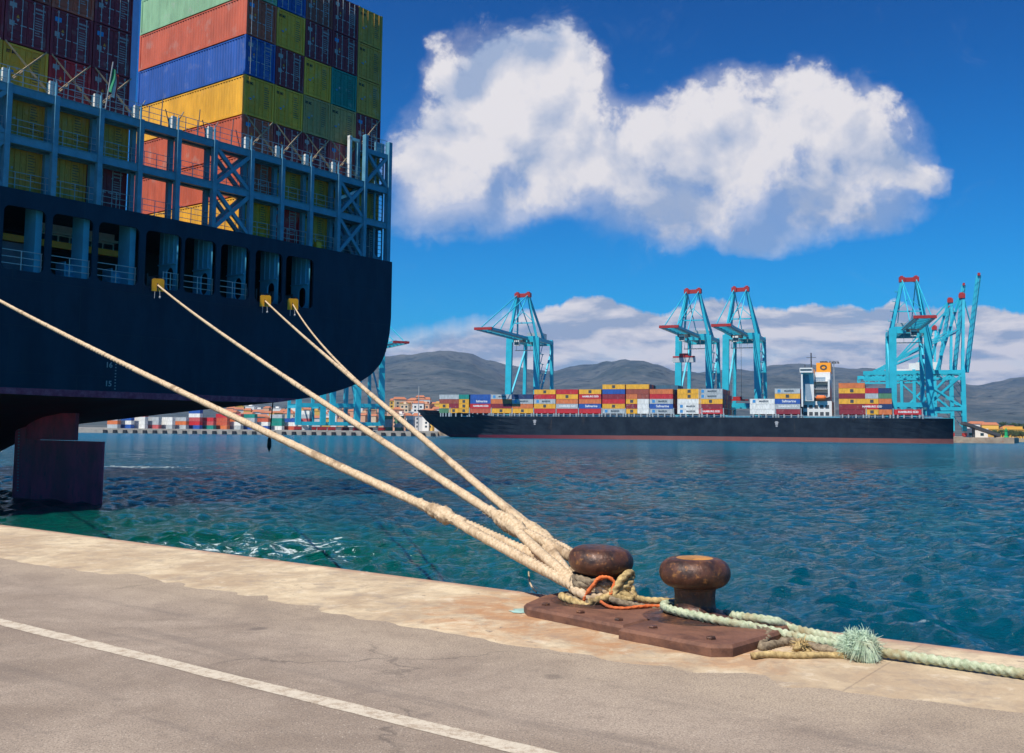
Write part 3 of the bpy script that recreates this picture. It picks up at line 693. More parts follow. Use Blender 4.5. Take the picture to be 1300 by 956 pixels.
o = rope_mb(resample(smooth_path(kp, 8), 0.012), 0.032, 3, 0.2, 12).build('knotted_rope', mRopeY, smooth=True); tag(o, 'straw coloured knotted rope end on the side of the roped bollard', 'rope')
op = [L1(-0.12, 0.27, 0.13), L1(-0.10, 0.29, 0.19), L1(-0.04, 0.30, 0.27), L1(0.00, 0.29, 0.32), L1(0.08, 0.28, 0.335), L1(0.14, 0.28, 0.29), L1(0.12, 0.30, 0.22), L1(0.10, 0.31, 0.17)]
o = rope_mb(resample(smooth_path(op, 8), 0.01), 0.016, 3, 0.075, 18, 0.3, jit=0.10, lumpy=0.4).build('orange_cord', mRopeO, smooth=True); tag(o, 'frayed orange cord tied over the dark rope under the bollard head', 'cord')
gz = 0.105
op2 = [L1(0.02, 0.34, gz + 0.03), L1(0.10, 0.42, gz), L1(0.22, 0.44, gz - 0.005), L1(0.34, 0.38, gz), L1(0.46, 0.32, gz), L1(0.58, 0.30, gz), L1(0.66, 0.24, gz + 0.01)]
o = rope_mb(resample(smooth_path(op2, 8), 0.012), 0.013, 3, 0.07, 18, 0.3, lumpy=0.2).build('orange_cord', mRopeO, smooth=True); tag(o, 'orange cord lying slack across the bollard base plates', 'cord')
for j, (dz, df, mm, lb) in enumerate(((0.06, 0.0, mRopeY, 'straw coloured rope stretched low between the two bollards, upper one'), (0.0, 0.10, mRopeD, 'dirty brown rope lying on the base plates between the two bollards'))):
    kp = [L1(0.10, 0.29 + df * .5, 0.16 + dz), L1(0.22, 0.27 + df, 0.13 + dz), L1(0.40, 0.22 + df, 0.09 + dz * .8), L1(0.60, 0.18 + df, 0.085 + dz * .7), L1(0.78, 0.18 + df, 0.09 + dz * .5), L1(0.9, 0.26 + df, 0.10 + dz * .3)]
    o = rope_mb(resample(smooth_path(kp, 8), 0.012), 0.028, 3, 0.17, 12).build('braided_rope', mm, smooth=True); tag(o, lb, 'rope')
hb = MB()
for k in range(26): hairs(hb, L1(-0.28 + 0.02 * k, 0.30, 0.09), (0, 0, -0.2), 1, 0.09, 0.02, 300 + k, wid=0.003)
for k in range(20): hairs(hb, L1(0.25, 0.24, 0.2), (0.4, 0, -0.1), 1, 0.07, 0.05, 400 + k, wid=0.003)
o = hb.build('rope_fibres', mRope); tag(o, 'loose rope fibres hanging round the foot of the roped bollard', 'fibres', kind='stuff')
# stray strand standing up left of the bollard
mb = rope_mb(smooth_path([on_z(681, 752, QZ + .02), on_z(676, 750, QZ + .02) + Vector((0, 0, 0.03)), on_z(672, 745, QZ) + Vector((0, 0, 0.06)), on_z(671, 742, QZ) + Vector((0, 0, 0.13))], 6), 0.008, 3, 0.05, 6)
o = mb.build('rope_strand', mRope, smooth=True); tag(o, 'short bent strand of rope sticking up at the quay edge', 'strand')

# green rope at the second bollard, running off along the coping
def G(px, py, h): # a point h above the quay top, seen at that pixel
    return on_z(px, py, QZ + h)
gp = [B2 + Vector(v) for v in ()]
cd2 = Vector((-B2.x, -B2.y, 0)).normalized(); cr2 = Vector((-cd2.y, cd2.x, 0))
def L2(x, f, z): return B2 + cr2 * x + cd2 * f + Vector((0, 0, z))
green = [L2(0.10, -0.28, 0.13), L2(-0.10, -0.26, 0.15), L2(-0.24, -0.10, 0.16), L2(-0.23, 0.10, 0.165), L2(-0.10, 0.24, 0.155), L2(0.05, 0.30, 0.14), L2(0.22, 0.36, 0.12), L2(0.42, 0.40, 0.10)] + \
        [G(985, 802, 0.07), G(1030, 812, 0.06), G(1075, 820, 0.06), G(1120, 828, 0.06), G(1180, 837, 0.055), G(1240, 846, 0.055), G(1310, 857, 0.05), G(1400, 872, 0.05)]
o = thing('green_rope', 'pale green rope round the yellow topped bollard, running off along the coping', 'rope', B2)
rope_mb([p - B2 for p in resample(smooth_path(green, 10), 0.014)], 0.031, 3, 0.17, 20, 0.28, jit=0.07).build('line', mRopeG, o, smooth=True)
g2 = [L2(0.25, -0.05, 0.11), L2(0.34, 0.1, 0.12), L2(0.46, 0.22, 0.13), L2(0.62, 0.27, 0.12)] + [G(1000, 796, 0.07), G(1040, 806, 0.06), G(1085, 815, 0.06)]
rope_mb([p - B2 for p in resample(smooth_path(g2, 10), 0.014)], 0.034, 3, 0.18, 18, 0.24, jit=0.06).build('tail', mRopeG, o, smooth=True)
# big frayed tuft
tc_ = on_z(1091, 838, QZ) + Vector((0, 0, 0.115))
hb = MB(); rg = random.Random(5)
for k in range(4200):
    c0 = Vector((rg.gauss(0, 1), rg.gauss(0, 1), rg.gauss(0, 1))).normalized(); p = tc_ - B2 + Vector((c0.x * 1.15, c0.y * 1.15, c0.z * 0.75 - 0.1)) * 0.100 * rg.random() ** 0.4
    d = (Vector((rg.gauss(0, 1), rg.gauss(0, 1), rg.gauss(0, 1))) + c0 * 0.7).normalized(); cu_v = Vector((rg.gauss(0, 1), rg.gauss(0, 1), rg.gauss(0, 1)))
    L = rg.uniform(0.008, 0.019); p.z = max(p.z, 0.012); ps = [p]
    for q in range(5):
        d = (d + cu_v * 0.45 + Vector((0, 0, -0.30))).normalized(); p = p + d * L; p = Vector((p.x, p.y, max(p.z, 0.012))); ps.append(p)
    hb.tube(ps, [0.0021, 0.0021, 0.002, 0.0018, 0.0015, 0.001], 3)
hb.build('frayed_tuft', mFluff, o)
hb = MB(); tt = tc_ - B2; tt2 = tt + cd2 * 0.10 + Vector((0.02, 0, 0.03))
for k in range(260):
    a_ = rg.gauss(0, 0.25); p1 = tt2 + Vector((rg.gauss(0, 0.012), rg.gauss(0, 0.012), rg.gauss(0, 0.01)))
    hb.tube([p1, p1 + cr2 * a_ * 0.06 + cd2 * 0.03 + Vector((0, 0, 0.0)), p1 + cr2 * a_ * 0.16 + cd2 * 0.04 + Vector((0, 0, -0.11 - 0.02 * rg.random()))], [0.004, 0.003, 0.0015], 3)
hb.build('hanging_tuft', mFluff, o)
hb = MB()
for k in range(60):
    q = smooth_path(green, 10)[20 + int(rg.random() * 90)] - B2; hairs(hb, q, (0, 0, 0.4), 1, 0.07, 0.03, 900 + k, wid=0.0025)
hb.build('loose_fibres', mFluff, o)
# dark rope under the green one, straw rope with knot on the ground
dk = [L2(0.36, 0.28, 0.09), L2(0.46, 0.40, 0.08), L2(0.56, 0.47, 0.07)] + [G(966, 822, 0.03), G(985, 818, 0.03), G(1010, 815, 0.03), G(1035, 822, 0.03), G(1065, 828, 0.03)]
o = rope_mb(resample(smooth_path(dk, 8), 0.014), 0.028, 3, 0.13, 18, 0.32, jit=0.10, lumpy=0.3).build('worn_rope', mRopeD, smooth=True); tag(o, 'dark worn rope under the green rope beside the base plate', 'rope')
root = thing('straw_rope', 'short straw coloured rope with a knot, lying on the coping below green rope', 'rope', G(1018, 832, 0))
bb = root.location
st = [G(955, 833, 0.028), G(975, 831, 0.028), G(1000, 832, 0.028), G(1020, 832, 0.03), G(1045, 832, 0.028), G(1075, 833, 0.028), G(1095, 836, 0.028)]
rope_mb([p - bb for p in resample(smooth_path(st, 8), 0.012)], 0.024, 3, 0.15, 12, 0.2).build('line', mRopeY, root, smooth=True)
kn = [Vector((math.cos(a_) * 0.045, math.sin(a_ * 2) * 0.03, 0.045 + 0.035 * math.sin(a_))) for a_ in [k * 0.3 for k in range(30)]]
rope_mb(smooth_path(kn, 4), 0.022, 3, 0.12, 10).build('knot', mRopeY, root, smooth=True)
hb = MB(); hairs(hb, (0, 0, 0.07), (0, 0, 0.2), 70, 0.10, 0.03, 77, wid=0.0035); hb.build('frayed_end', mRopeY, root)

# ================================================================== NEAR SHIP
# ship frame: x across the transom (0 = corner of the tall stack), y forward, z up from the water
SH = thing('container_ship', 'huge dark blue ship stern moored beside the quay, red rudder showing', 'ship', P0, math.atan2(tS.y, tS.x))
SC = -7.7; HB = 20.5; TOPZ = 16.65
m, n, b = principled('hull_paint')
pos = n.new('ShaderNodeTexCoord').outputs['Object']; px, py, pz = n.sep(pos)[:3]
nz = n.noise(n.vmath('MULTIPLY', pos, (1, 1, 0.35)), 0.7, 8, 0.65); nf = n.noise(pos, 3, 8, 0.7)
c = n.mix(n.ramp(nz, 0.3, 0.7), (0.005, 0.020, 0.044), (0.009, 0.034, 0.066))
c = n.mix(n.math('MULTIPLY', n.ramp(nf, 0.58, 0.75), 0.45), c, (0.010, 0.030, 0.052))
# faint vertical plate streaks
st = n.noise(n.vmath('MULTIPLY', pos, (1.0, 1.0, 0.06)), 1.6, 6, 0.6)
c = n.mix(n.math('MULTIPLY', n.ramp(st, 0.55, 0.75), 0.35), c, (0.010, 0.036, 0.060))
bk = n.new('ShaderNodeTexBrick'); n.put(bk.inputs['Vector'], n.comb(n.math('ADD', px, n.math('MULTIPLY', py, 1.0)), pz, 0.0)); bk.inputs['Scale'].default_value = 1.0
bk.inputs['Brick Width'].default_value = 7.5; bk.inputs['Row Height'].default_value = 2.4; bk.inputs['Mortar Size'].default_value = 0.035; bk.inputs['Mortar Smooth'].default_value = 0.5
seam = bk.outputs['Fac']
c = n.mix(n.math('MULTIPLY', seam, 0.55), c, (0.018, 0.040, 0.058))
run = n.noise(n.vmath('MULTIPLY', pos, (2.6, 1.0, 0.09)), 1.0, 8, 0.7)
c = n.mix(n.math('MULTIPLY', n.math('MULTIPLY', n.ramp(run, 0.60, 0.74), n.ramp(pz, 8.5, 12.4)), 0.55), c, (0.045, 0.030, 0.026))
scf = n.noise(n.vmath('MULTIPLY', pos, (0.5, 1.0, 3.0)), 1.3, 8, 0.75)
c = n.mix(n.math('MULTIPLY', n.ramp(scf, 0.62, 0.72), 0.6), c, (0.022, 0.05, 0.075))
red = n.ramp(n.math('MULTIPLY_ADD', nf, 0.10, pz), 6.44, 6.48, 1, 0)
c = n.mix(red, c, n.mix(n.ramp(nf, 0.35, 0.7), (0.34, 0.035, 0.080), (0.55, 0.13, 0.19)))
n.l.new(c, b.inputs['Base Color']); b.inputs['Roughness'].default_value = 0.5; b.inputs['Specular IOR Level'].default_value = 0.22
bp = n.new('ShaderNodeBump'); bp.inputs['Strength'].default_value = 0.25; bp.inputs['Distance'].default_value = 0.05
n.l.new(n.math('ADD', n.noise(pos, 0.9, 3, 0.5), n.math('MULTIPLY', seam, 0.4)), bp.inputs['Height']); n.l.new(bp.outputs[0], b.inputs['Normal'])
M['hull'] = m
M['under'] = mat('antifouling_dark', (0.12, 0.030, 0.035), 0.6, var=0.35, scale=0.5, dirt=(0.05, 0.045, 0.035), dirt_amt=0.7, stretch=(1, 0.3, 1))
TAB = [(0, 6.05), (4.2, 6.05), (10.2, 6.12), (13.5, 6.6), (15.6, 7.08), (17.1, 7.55), (18.6, 8.3), (19.6, 9.2), (20.15, 10.3), (20.42, 11.6), (20.5, 12.6)]
def ztab(y):
    y = abs(y)
    for (a0, b0), (a1, b1) in zip(TAB, TAB[1:]):
        if y <= a1: return b0 + (b1 - b0) * (y - a0) / (a1 - a0)
    return TAB[-1][1]
def keel(d):
    T_ = [(0, 6.05), (4, 5.75), (9, 5.0), (13, 4.0), (16, 2.9), (22, 1.0), (30, -1.8), (62, -6)]
    for (a0, b0), (a1, b1) in zip(T_, T_[1:]):
        if d <= a1: return b0 + (b1 - b0) * (d - a0) / (a1 - a0)
    return -6
def secz(y, d):
    side = ztab(y) - 6.05; B = 6.05 - 0.055 * d
    base = B + side * max(0.35, 1 - d / 90)
    wsk = 7.0
    k = keel(d); f = 1 / (1 + (abs(y) / (wsk * 0.45)) ** 2.6)
    return min(base, base * (1 - f) + k * f) if k < B else base
ys = []
for k in range(41): ys.append(-20.5 + k)
ys = sorted(set([round(-20.5 * math.cos(PI * k / 60), 3) for k in range(61)]))
dsl = [0, 1, 2.5, 4.5, 7, 9, 11, 13, 15, 17, 20, 24, 28, 34, 42, 52, 62]
mb = MB(); rows = []
for d in dsl: rows.append([(SC + y, d, secz(y, d)) for y in ys])
mb.cur = 1
m_ = len(ys)
mb.add([p for r in rows for p in r], [(i*m_+j, (i+1)*m_+j, (i+1)*m_+j+1, i*m_+j+1) for i in range(len(rows)-1) for j in range(m_-1)])
mb.cur = 0
for sgn in (-1, 1):
    vs = []
    for d in dsl: vs += [(SC + sgn * 20.5, d, secz(20.5, d)), (SC + sgn * 20.5, d, TOPZ)]
    mb.add(vs, [(2*i, 2*i+2, 2*i+3, 2*i+1) for i in range(len(dsl)-1)])
o = mb.build('hull_shell', [M['hull'], M['under']], SH, smooth=True)
# upper deck plate (with the transom top band it closes the hull)
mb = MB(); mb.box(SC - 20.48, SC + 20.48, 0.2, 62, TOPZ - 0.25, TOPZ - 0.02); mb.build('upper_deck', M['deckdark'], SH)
# transom plate with its mooring openings
HOLES = [(-18.2 + 0.0, -15.95), (-15.55, -13.3), (-12.95, -10.62), (-10.3, -7.78), (-7.38, -4.98), (-4.78, -2.54), (-2.2, 0.0), (0.44, 2.64), (2.92, 5.3)]
HZ0, HZ1 = 12.45, 15.75
def rrect(x0, x1, z0, z1, r, n=6):
    out = []
    for cx_, cz_, a0 in ((x1-r, z1-r, 0), (x0+r, z1-r, 90), (x0+r, z0+r, 180), (x1-r, z0+r, 270)):
        for k in range(n + 1):
            a_ = math.radians(a0 + 90 * k / n); out.append((cx_ + r * math.cos(a_), cz_ + r * math.sin(a_)))
    return out
def plate(outer, holes, depth):
    cu_ = bpy.data.curves.new('p', 'CURVE'); cu_.dimensions = '2D'; cu_.fill_mode = 'BOTH'; cu_.extrude = depth / 2
    for lp in [outer] + holes:
        sp = cu_.splines.new('POLY'); sp.points.add(len(lp) - 1); sp.use_cyclic_u = True
        for i, (x, y) in enumerate(lp): sp.points[i].co = (x, y, 0, 1)
    ob = bpy.data.objects.new('p', cu_); COL.objects.link(ob)
    me = bpy.data.meshes.new_from_object(ob.evaluated_get(bpy.context.evaluated_depsgraph_get()))
    bpy.data.objects.remove(ob); bpy.data.curves.remove(cu_)
    me.transform(Matrix(((1, 0, 0, 0), (0, 0, 1, 0), (0, 1, 0, 0), (0, 0, 0, 1))))   # curve plane (x,y) -> ship (x,z)
    return me
outer = [(SC + y, secz(y, 0)) for y in ys] + [(SC + 20.5, TOPZ), (SC - 20.5, TOPZ)]
me = plate(outer, [rrect(a_, b_, HZ0, HZ1, 0.33) for a_, b_ in HOLES], 0.12)
me.materials.clear(); me.materials.append(M['hull']); o = link('transom', me, SH); o.location = (0, -0.063, 0)
# mooring deck behind the openings
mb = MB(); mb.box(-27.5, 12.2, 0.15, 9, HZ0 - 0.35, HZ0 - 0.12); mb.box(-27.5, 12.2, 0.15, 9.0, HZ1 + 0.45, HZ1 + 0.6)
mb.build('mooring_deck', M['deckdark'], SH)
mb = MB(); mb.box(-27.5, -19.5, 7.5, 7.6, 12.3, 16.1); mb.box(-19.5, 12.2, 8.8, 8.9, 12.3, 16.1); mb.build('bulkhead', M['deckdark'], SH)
mb = MB(); mb.box(-17.6, -12.2, 3.2, 3.35, 12.34, 14.45); mb.build('grey_bulkhead', M['lilac'], SH)
mb = MB(); mb.box(-22, -6.2, 2.9, 3.15, 14.47, 14.83); mb.build('yellow_beam', M['beamyellow'], SH)
mb = MB(); mb.box(-11.5, -6.5, 4.6, 4.8, 14.8, 16.1); mb.box(-11.6, -6.4, 4.3, 4.9, 15.55, 15.7); mb.build('white_locker', M['white'], SH)
mb = MB()
for k in range(7): mb.box(-11.4 + 0.7 * k, -10.85 + 0.7 * k, 4.5, 4.595, 14.9, 15.45)
mb.build('window', M['glass'], SH)
# transverse webs beside each opening, each with an arched hole low down
for k, (a_, b_) in enumerate(HOLES):
    x = b_ - 0.05
    mb = MB()
    if k < 4:
        mb.box(x - 0.30, x + 0.05, 0.3, 1.45, 12.34, 16.15); w_ = mb
    else:
        me = plate([(0.25, 12.34), (2.0, 12.34), (2.0, 16.15), (0.25, 16.15)], [rrect(0.55, 1.25, 12.6, 13.95, 0.33)], 0.1)
        me.transform(Matrix(((0, 1, 0, 0), (1, 0, 0, 0), (0, 0, 1, 0), (0, 0, 0, 1)))); me.materials.clear(); me.materials.append(M['webblue'])
        o = link('web_frame', me, SH); o.location = (x, 0, 0)
        mb.box(x - 0.14, x - 0.052, 0.3, 2.0, 14.12, 14.2)
        for q in range(3): mb.box(x - 0.13, x - 0.052, 0.5 + 0.5 * q, 0.56 + 0.5 * q, 14.2, 16.1)
    mb.build('web_frame' if k < 4 else 'web_stiffener', M['webblue'], SH)
for s_ in (-16.2, -11.1, -8.3, -6.0, 1.2, 3.3, 4.2):      # bollards and winches on the mooring deck
    mb = MB(); mb.box(s_ - 0.35, s_ + 0.35, 1.2, 1.9, 12.33, 12.75); mb.tube([(s_ - 0.3, 1.55, 13.0), (s_ + 0.3, 1.55, 13.0)], 0.36, 14); mb.box(s_ - 0.42, s_ - 0.34, 1.1, 2.0, 12.33, 13.45); mb.box(s_ + 0.34, s_ + 0.42, 1.1, 2.0, 12.33, 13.45); mb.build('winch', M['webblue'] if s_ < -7 else M['darkgrey'], SH)
for k, (a_, b_) in enumerate(HOLES):
    if k in (7, 8): continue
    if k == 4: a2, b2 = a_ + 1.3, b_
    else: a2, b2 = a_, b_
    mb = MB()
    for zz in (12.8, 13.15, 13.5): mb.bar((a2, 0.12, zz), (b2, 0.12, zz), 0.035)
    for q in range(3): xx = a2 + 0.06 + (b2 - a2 - 0.12) * q / 2; mb.bar((xx, 0.12, 12.4), (xx, 0.12, 13.5), 0.045)
    mb.build('opening_rail', M['galv'], SH)
for s_ in (-6.29, 1.6, 3.89):    # roller fairleads the ropes leave from
    mb = MB(); mb.box(s_ - 0.45, s_ + 0.45, 0.16, 0.5, 12.34, 12.5)
    mb.lathe([(0.10, 0), (0.14, 0.05), (0.11, 0.2), (0.11, 0.45), (0.15, 0.62), (0.001, 0.66)], (s_ - 0.26, 0.32, 12.5), 12); mb.lathe([(0.10, 0), (0.14, 0.05), (0.11, 0.2), (0.11, 0.45), (0.15, 0.62), (0.001, 0.66)], (s_ + 0.26, 0.32, 12.5), 12)
    mb.build('roller_fairlead', M['darkgrey'], SH)
# draft marks
FX = Matrix(((1, 0, 0, 0), (0, 0, -1, 0), (0, 1, 0, 0), (0, 0, 0, 1)))      # text plane facing aft
for txt, zz in (('16', 7.85), ('15', 6.82)): text(txt, 0.42, M['mark'], SH, Matrix.Translation((-9.35, -0.135, zz)) @ FX, name='draft_mark', bold=0.01)
mb = MB()
for k in range(10): mb.box(-8.98, -8.9, -0.14, -0.13, 6.55 + 0.17 * k - 0.03, 6.55 + 0.17 * k + 0.03)
mb.build('draft_scale_dots', M['mark'], SH)
# rudder
RS = -7.5
def foil(mb, y0, y1, z0, z1, th, nose=True, t0=None):
    prof = []
    for k in range(13):
        f = k / 12; w_ = th * (math.sqrt(max(0, 1 - (1 - f * 2.5) ** 2)) if (nose and f < 0.4) else 1 - 0.82 * max(0, (f - 0.4) / 0.6) ** 1.4) if nose else th * (1 - 0.85 * f ** 1.3)
        prof.append((y1 + (y0 - y1) * f, max(w_, 0.03)))
    lp = [(RS + w_, y) for y, w_ in prof] + [(RS - w_, y) for y, w_ in reversed(prof)]
    nn = len(lp); mb.add([(x, y, z0) for x, y in lp] + [(x, y, z1) for x, y in lp], [tuple(range(nn)), tuple(range(nn, 2*nn))[::-1]] + [(i, (i+1) % nn, (i+1) % nn+nn, i+nn) for i in range(nn)])
mb = MB(); foil(mb, 3.1, 10.3, -3.0, 3.59, 0.42, False); rud = mb.build('rudder', M['rudder'], SH)
mb = MB(); foil(mb, 10.42, 13.0, -3.0, 4.6, 0.52, True); foil(mb, 6.1, 11.9, 3.63, 5.25, 0.62, True); horn = mb.build('rudder_horn', M['rudder'], rud)
mb = MB()
for k in range(22): mb.box(RS - 0.562 , RS - 0.553, 11.55 + 0.012 * k, 11.72 + 0.012 * k, 0.4 + 0.19 * k, 0.46 + 0.19 * k)
mb.build('draft_marking', M['mark'], horn)

# ---- lashing bridge: blue frames at the stern
LB = bpy.data.objects.new('lashing_bridge', None); COL.objects.link(LB); LB.parent = SH
FP = [-28.1 + 2.5 * k for k in range(5)] + [-15.55, -13.0, -10.4, -7.9, -5.4, -2.8, 0.0, 2.5, 5.0, 7.5, 10.0]
T0, TT = TOPZ, 2.669
for s_ in FP:
    tower = s_ == 10.0
    mb = MB(); mb.box(s_ - 0.14, s_ + 0.14, -0.12, 0.22, T0, 25.5 if tower else 22.12)
    if not tower: mb.tube([(s_, 0.1, 22.1), (s_, 0.1, 22.85)], 0.07, 6); mb.tube([(s_, 0.1, 22.85), (s_, 0.1, 23.0)], 0.03, 5)
    mb.build('post', M['bluegrey'], LB, bevel=0.03)
for s_ in FP:                                        # posts right behind, against the container ends
    mb = MB(); mb.box(s_ - 0.10, s_ + 0.16, 0.72, 1.0, T0, 23.0 if s_ < 9 else 25.3); mb.build('inner_post', M['bluegrey'], LB)
    if s_ < 9: mb = MB(); mb.box(s_ - 0.12, s_ + 0.18, 0.55, 0.715, 22.2, 23.05); mb.build('post_cap', M['white'], LB)
mb = MB(); mb.box(12.25, 12.6, -0.12, 0.3, T0, 25.5); mb.build('corner_post', M['bluegrey'], LB, bevel=0.03)
for z0, z1 in ((19.05, 19.45), (21.65, 22.05)):
    for y0 in (-0.02, 0.72):
        mb = MB(); mb.box(-28.2, 12.4, y0, y0 + 0.16, z0, z1); mb.box(-28.2, 12.4, y0 - 0.05, y0 + 0.21, z0 - 0.03, z0 - 0.001); mb.box(-28.2, 12.4, y0 - 0.05, y0 + 0.21, z1 + 0.001, z1 + 0.03); mb.build('beam', M['bluegrey'], LB)
    mb = MB(); mb.box(-28.2, 12.4, 0.2, 0.66, z1 - 0.06, z1 - 0.01); mb.build('walkway', M['darkgrey'], LB)
for z0 in (T0, 19.45, 22.05):
    top = z0 > 22
    mb = MB()
    for zz in (0.38, 0.72, 1.06): mb.bar((-28.1, 0.62 if not top else 0.3, z0 + zz), (9.9, 0.62 if not top else 0.3, z0 + zz), 0.028)
    s_ = -28
    while s_ < 9.9: mb.bar((s_, 0.62 if not top else 0.3, z0), (s_, 0.62 if not top else 0.3, z0 + 1.06), 0.032); s_ += 0.83
    mb.build('railing', M['galv'], LB)
def xbrace(s0, s1, z0, z1, y):
    for pq in (((s0, y, z0), (s1, y, z1)), ((s0, y + 0.02, z1), (s1, y + 0.02, z0))):
        mb = MB(); mb.bar(pq[0], pq[1], 0.20, 0.24); mb.build('brace', M['bluegrey'], LB)
for (s0, s1) in ((-18.0, -15.7), (-2.65, -0.15), (7.65, 9.85)):
    for (z0, z1) in ((16.7, 19.05), (19.45, 21.65)):
        xbrace(s0, s1, z0, z1, 0.06); xbrace(s0, s1, z0, z1, 0.8)
mb = MB(); mb.bar((7.6, 0.3, 20.4), (9.9, 0.3, 21.5), 0.2, 0.2); mb.build('stair_stringer', M['white'], LB)
# tall tower at the hull corner
xbrace(10.15, 12.3, 22.1, 24.4, 0.1)
for z0 in (24.2, ):
    mb = MB(); mb.box(10.15, 12.3, -0.02, 0.16, z0, z0 + 0.35); mb.box(10.15, 12.3, 0.16, 0.95, z0 + 0.2, z0 + 0.28); mb.build('tower_beam', M['bluegrey'], LB)
mb = MB(); mb.box(8.9, 9.12, 0.5, 0.75, 22.05, 25.3); mb.box(8.9, 9.85, 0.5, 0.7, 25.0, 25.2); mb.build('tower_frame', M['white'], LB)
mb = MB(); me = plate([(11.35, 16.7), (12.28, 16.7), (12.28, 25.4), (11.35, 25.4)], [rrect(11.5, 12.2, z0, z0 + 2.1, 0.3) for z0 in (16.95, 19.55, 22.3)], 0.08)
me.materials.clear(); me.materials.append(M['bluegrey']); o = link('stair_frame', me, LB); o.location = (0, 0.45, 0)
mb = MB(); z = 16.9
while z < 25: mb.bar((11.5, 0.42, z), (12.2, 0.42, z), 0.03); z += 0.3
mb.build('ladder', M['darkgrey'], LB)
mb = MB()
for zz in (0.35, 0.7, 1.05): mb.bar((10.1, 0.2, 24.55 + zz), (12.35, 0.2, 24.55 + zz), 0.03)
for q in range(5): mb.bar((10.2 + q * 0.53, 0.2, 24.5), (10.2 + q * 0.53, 0.2, 25.6), 0.03)
mb.build('railing', M['galv'], LB)
mb = MB(); mb.box(5.9, 6.35, 0.35, 0.6, 16.7, 17.15); mb.build('yellow_box', M['yellow'], LB)
# lashing rods, crossed in front of the container ends
def rods(s0, z0, only=None):
    mb = MB()
    y0, y1 = 0.55, 0.98
    for dz in (0, 0.14):
        if only != 'b': mb.tube([(s0 + 0.12, y0, z0 + 0.15 + dz), (s0 + 2.38, y1, z0 + 2.55 + dz * 0.4)], 0.022, 5)
        if only != 'a': mb.tube([(s0 + 2.38, y0, z0 + 0.15 + dz), (s0 + 0.12, y1, z0 + 2.55 + dz * 0.4)], 0.022, 5)
    for t_ in (0.12, 0.3):
        mb.tube([(s0 + 0.12 + 2.26 * t_, y0 + 0.43 * t_, z0 + 0.15 + 2.4 * t_), (s0 + 0.12 + 2.26 * (t_ + 0.1), y0 + 0.43 * (t_ + 0.1), z0 + 0.15 + 2.4 * (t_ + 0.1))], 0.05, 6)
        mb.tube([(s0 + 2.38 - 2.26 * t_, y0 + 0.43 * t_, z0 + 0.15 + 2.4 * t_), (s0 + 2.38 - 2.26 * (t_ + 0.1), y0 + 0.43 * (t_ + 0.1), z0 + 0.15 + 2.4 * (t_ + 0.1))], 0.05, 6)
    mb.build('lashing_rods', M['rodtan'], LB)
for s0 in (-18.05, -15.55, -13.0, -10.45, 0.0, 2.5, 5.0, 7.5): rods(s0, 22.1)
rods(10.0, 24.8, 'a'); 
for s0 in (-8.0, -5.4, -2.9):     # unused rods standing up on the bridge
    mb = MB(); mb.tube([(s0 + 1.6, 0.45, 22.1), (s0 + 1.75, 0.5, 23.9)], 0.03, 5); mb.build('loose_rod', M['darkgrey'], LB)
    mb = MB(); mb.tube([(s0 + 2.3, 0.45, 22.1), (s0 + 1.95, 0.5, 23.3)], 0.03, 5); mb.build('loose_rod', M['darkgrey'], LB)
    mb = MB(); mb.tube([(s0 + 0.1, 0.3, 22.7), (s0 + 0.5, 0.35, 23.4)], 0.03, 5); mb.build('loose_rod', M['darkgrey'], LB)
mb = MB(); mb.box(-8.12, -7.72, 1.02, 1.5, 21.9, 40); mb.build('guide_post', mat('pale_blue_paint', (0.30, 0.42, 0.75), 0.5, var=0.05), LB)
# flag
fl = thing('flagstaff_flag', 'small furled green white and red flag on a leaning staff at the stern', 'flag', SH.matrix_world @ Vector((0, 0, 0)))
fl.location = P0 + tS * -10.3 + Vector((0, 0, 22.1)) - AX * 0.2; fl.rotation_euler = (0, 0, math.atan2(tS.y, tS.x))
mb = MB(); mb.tube([(0, 0, 0), (0.25, -0.15, 2.7)], 0.035, 6); mb.build('staff', M['galv'], fl)
mb = MB(); vs = []; NU, NV = 12, 14
for i in range(NU + 1):
    for j in range(NV + 1):
        f = i / NU; g_ = j / NV
        vs.append((0.22 - 0.13 * g_ * 0.6 + f * 0.42 + 0.05 * math.sin(g_ * 5), -0.15 + 0.10 * math.sin(f * 13 + g_ * 2), 2.45 - g_ * 1.45 - f * 0.55))
mi = []
for i in range(NU):
    for j in range(NV):
        mb.cur = 0 if i < 4 else (1 if i < 8 else 2); mb.f.append((i*(NV+1)+j, (i+1)*(NV+1)+j, (i+1)*(NV+1)+j+1, i*(NV+1)+j+1)); mb.mi.append(mb.cur)
mb.v = vs
mb.build('cloth', [mat('flag_green', (0.02, 0.25, 0.12), 0.8), M['white'], mat('flag_red', (0.45, 0.04, 0.04), 0.8)], fl, smooth=True, fix=False)

# ================================================================== CONTAINERS (near ship)
CW, CH, CLN = 2.44, 2.635, 12.19
def corr(mb, x, y0, y1, z0, z1, out, pitch=0.278, dep=0.036):
    n_ = int((y1 - y0) / pitch); p = (y1 - y0) / n_; pts = []
    for i in range(n_):
        a_ = y0 + i * p; pts += [(a_, 0), (a_ + 0.07 * p / 0.278, 0), (a_ + 0.139 * p / 0.278, dep), (a_ + 0.209 * p / 0.278, dep)]
    pts.append((y1, 0))
    vs = []
    for y, d in pts: vs += [(x - out * (0.045 - 0.0) + out * 0 - out * (0.036 - d) , y, z0), (x - out * 0.045 - out * (0.036 - d), y, z1)]
    vs = []
    for y, d in pts: vs += [(x - out * (0.012 + 0.036 - d), y, z0), (x - out * (0.012 + 0.036 - d), y, z1)]
    mb.add(vs, [(2*i, 2*i+2, 2*i+3, 2*i+1) for i in range(len(pts) - 1)])
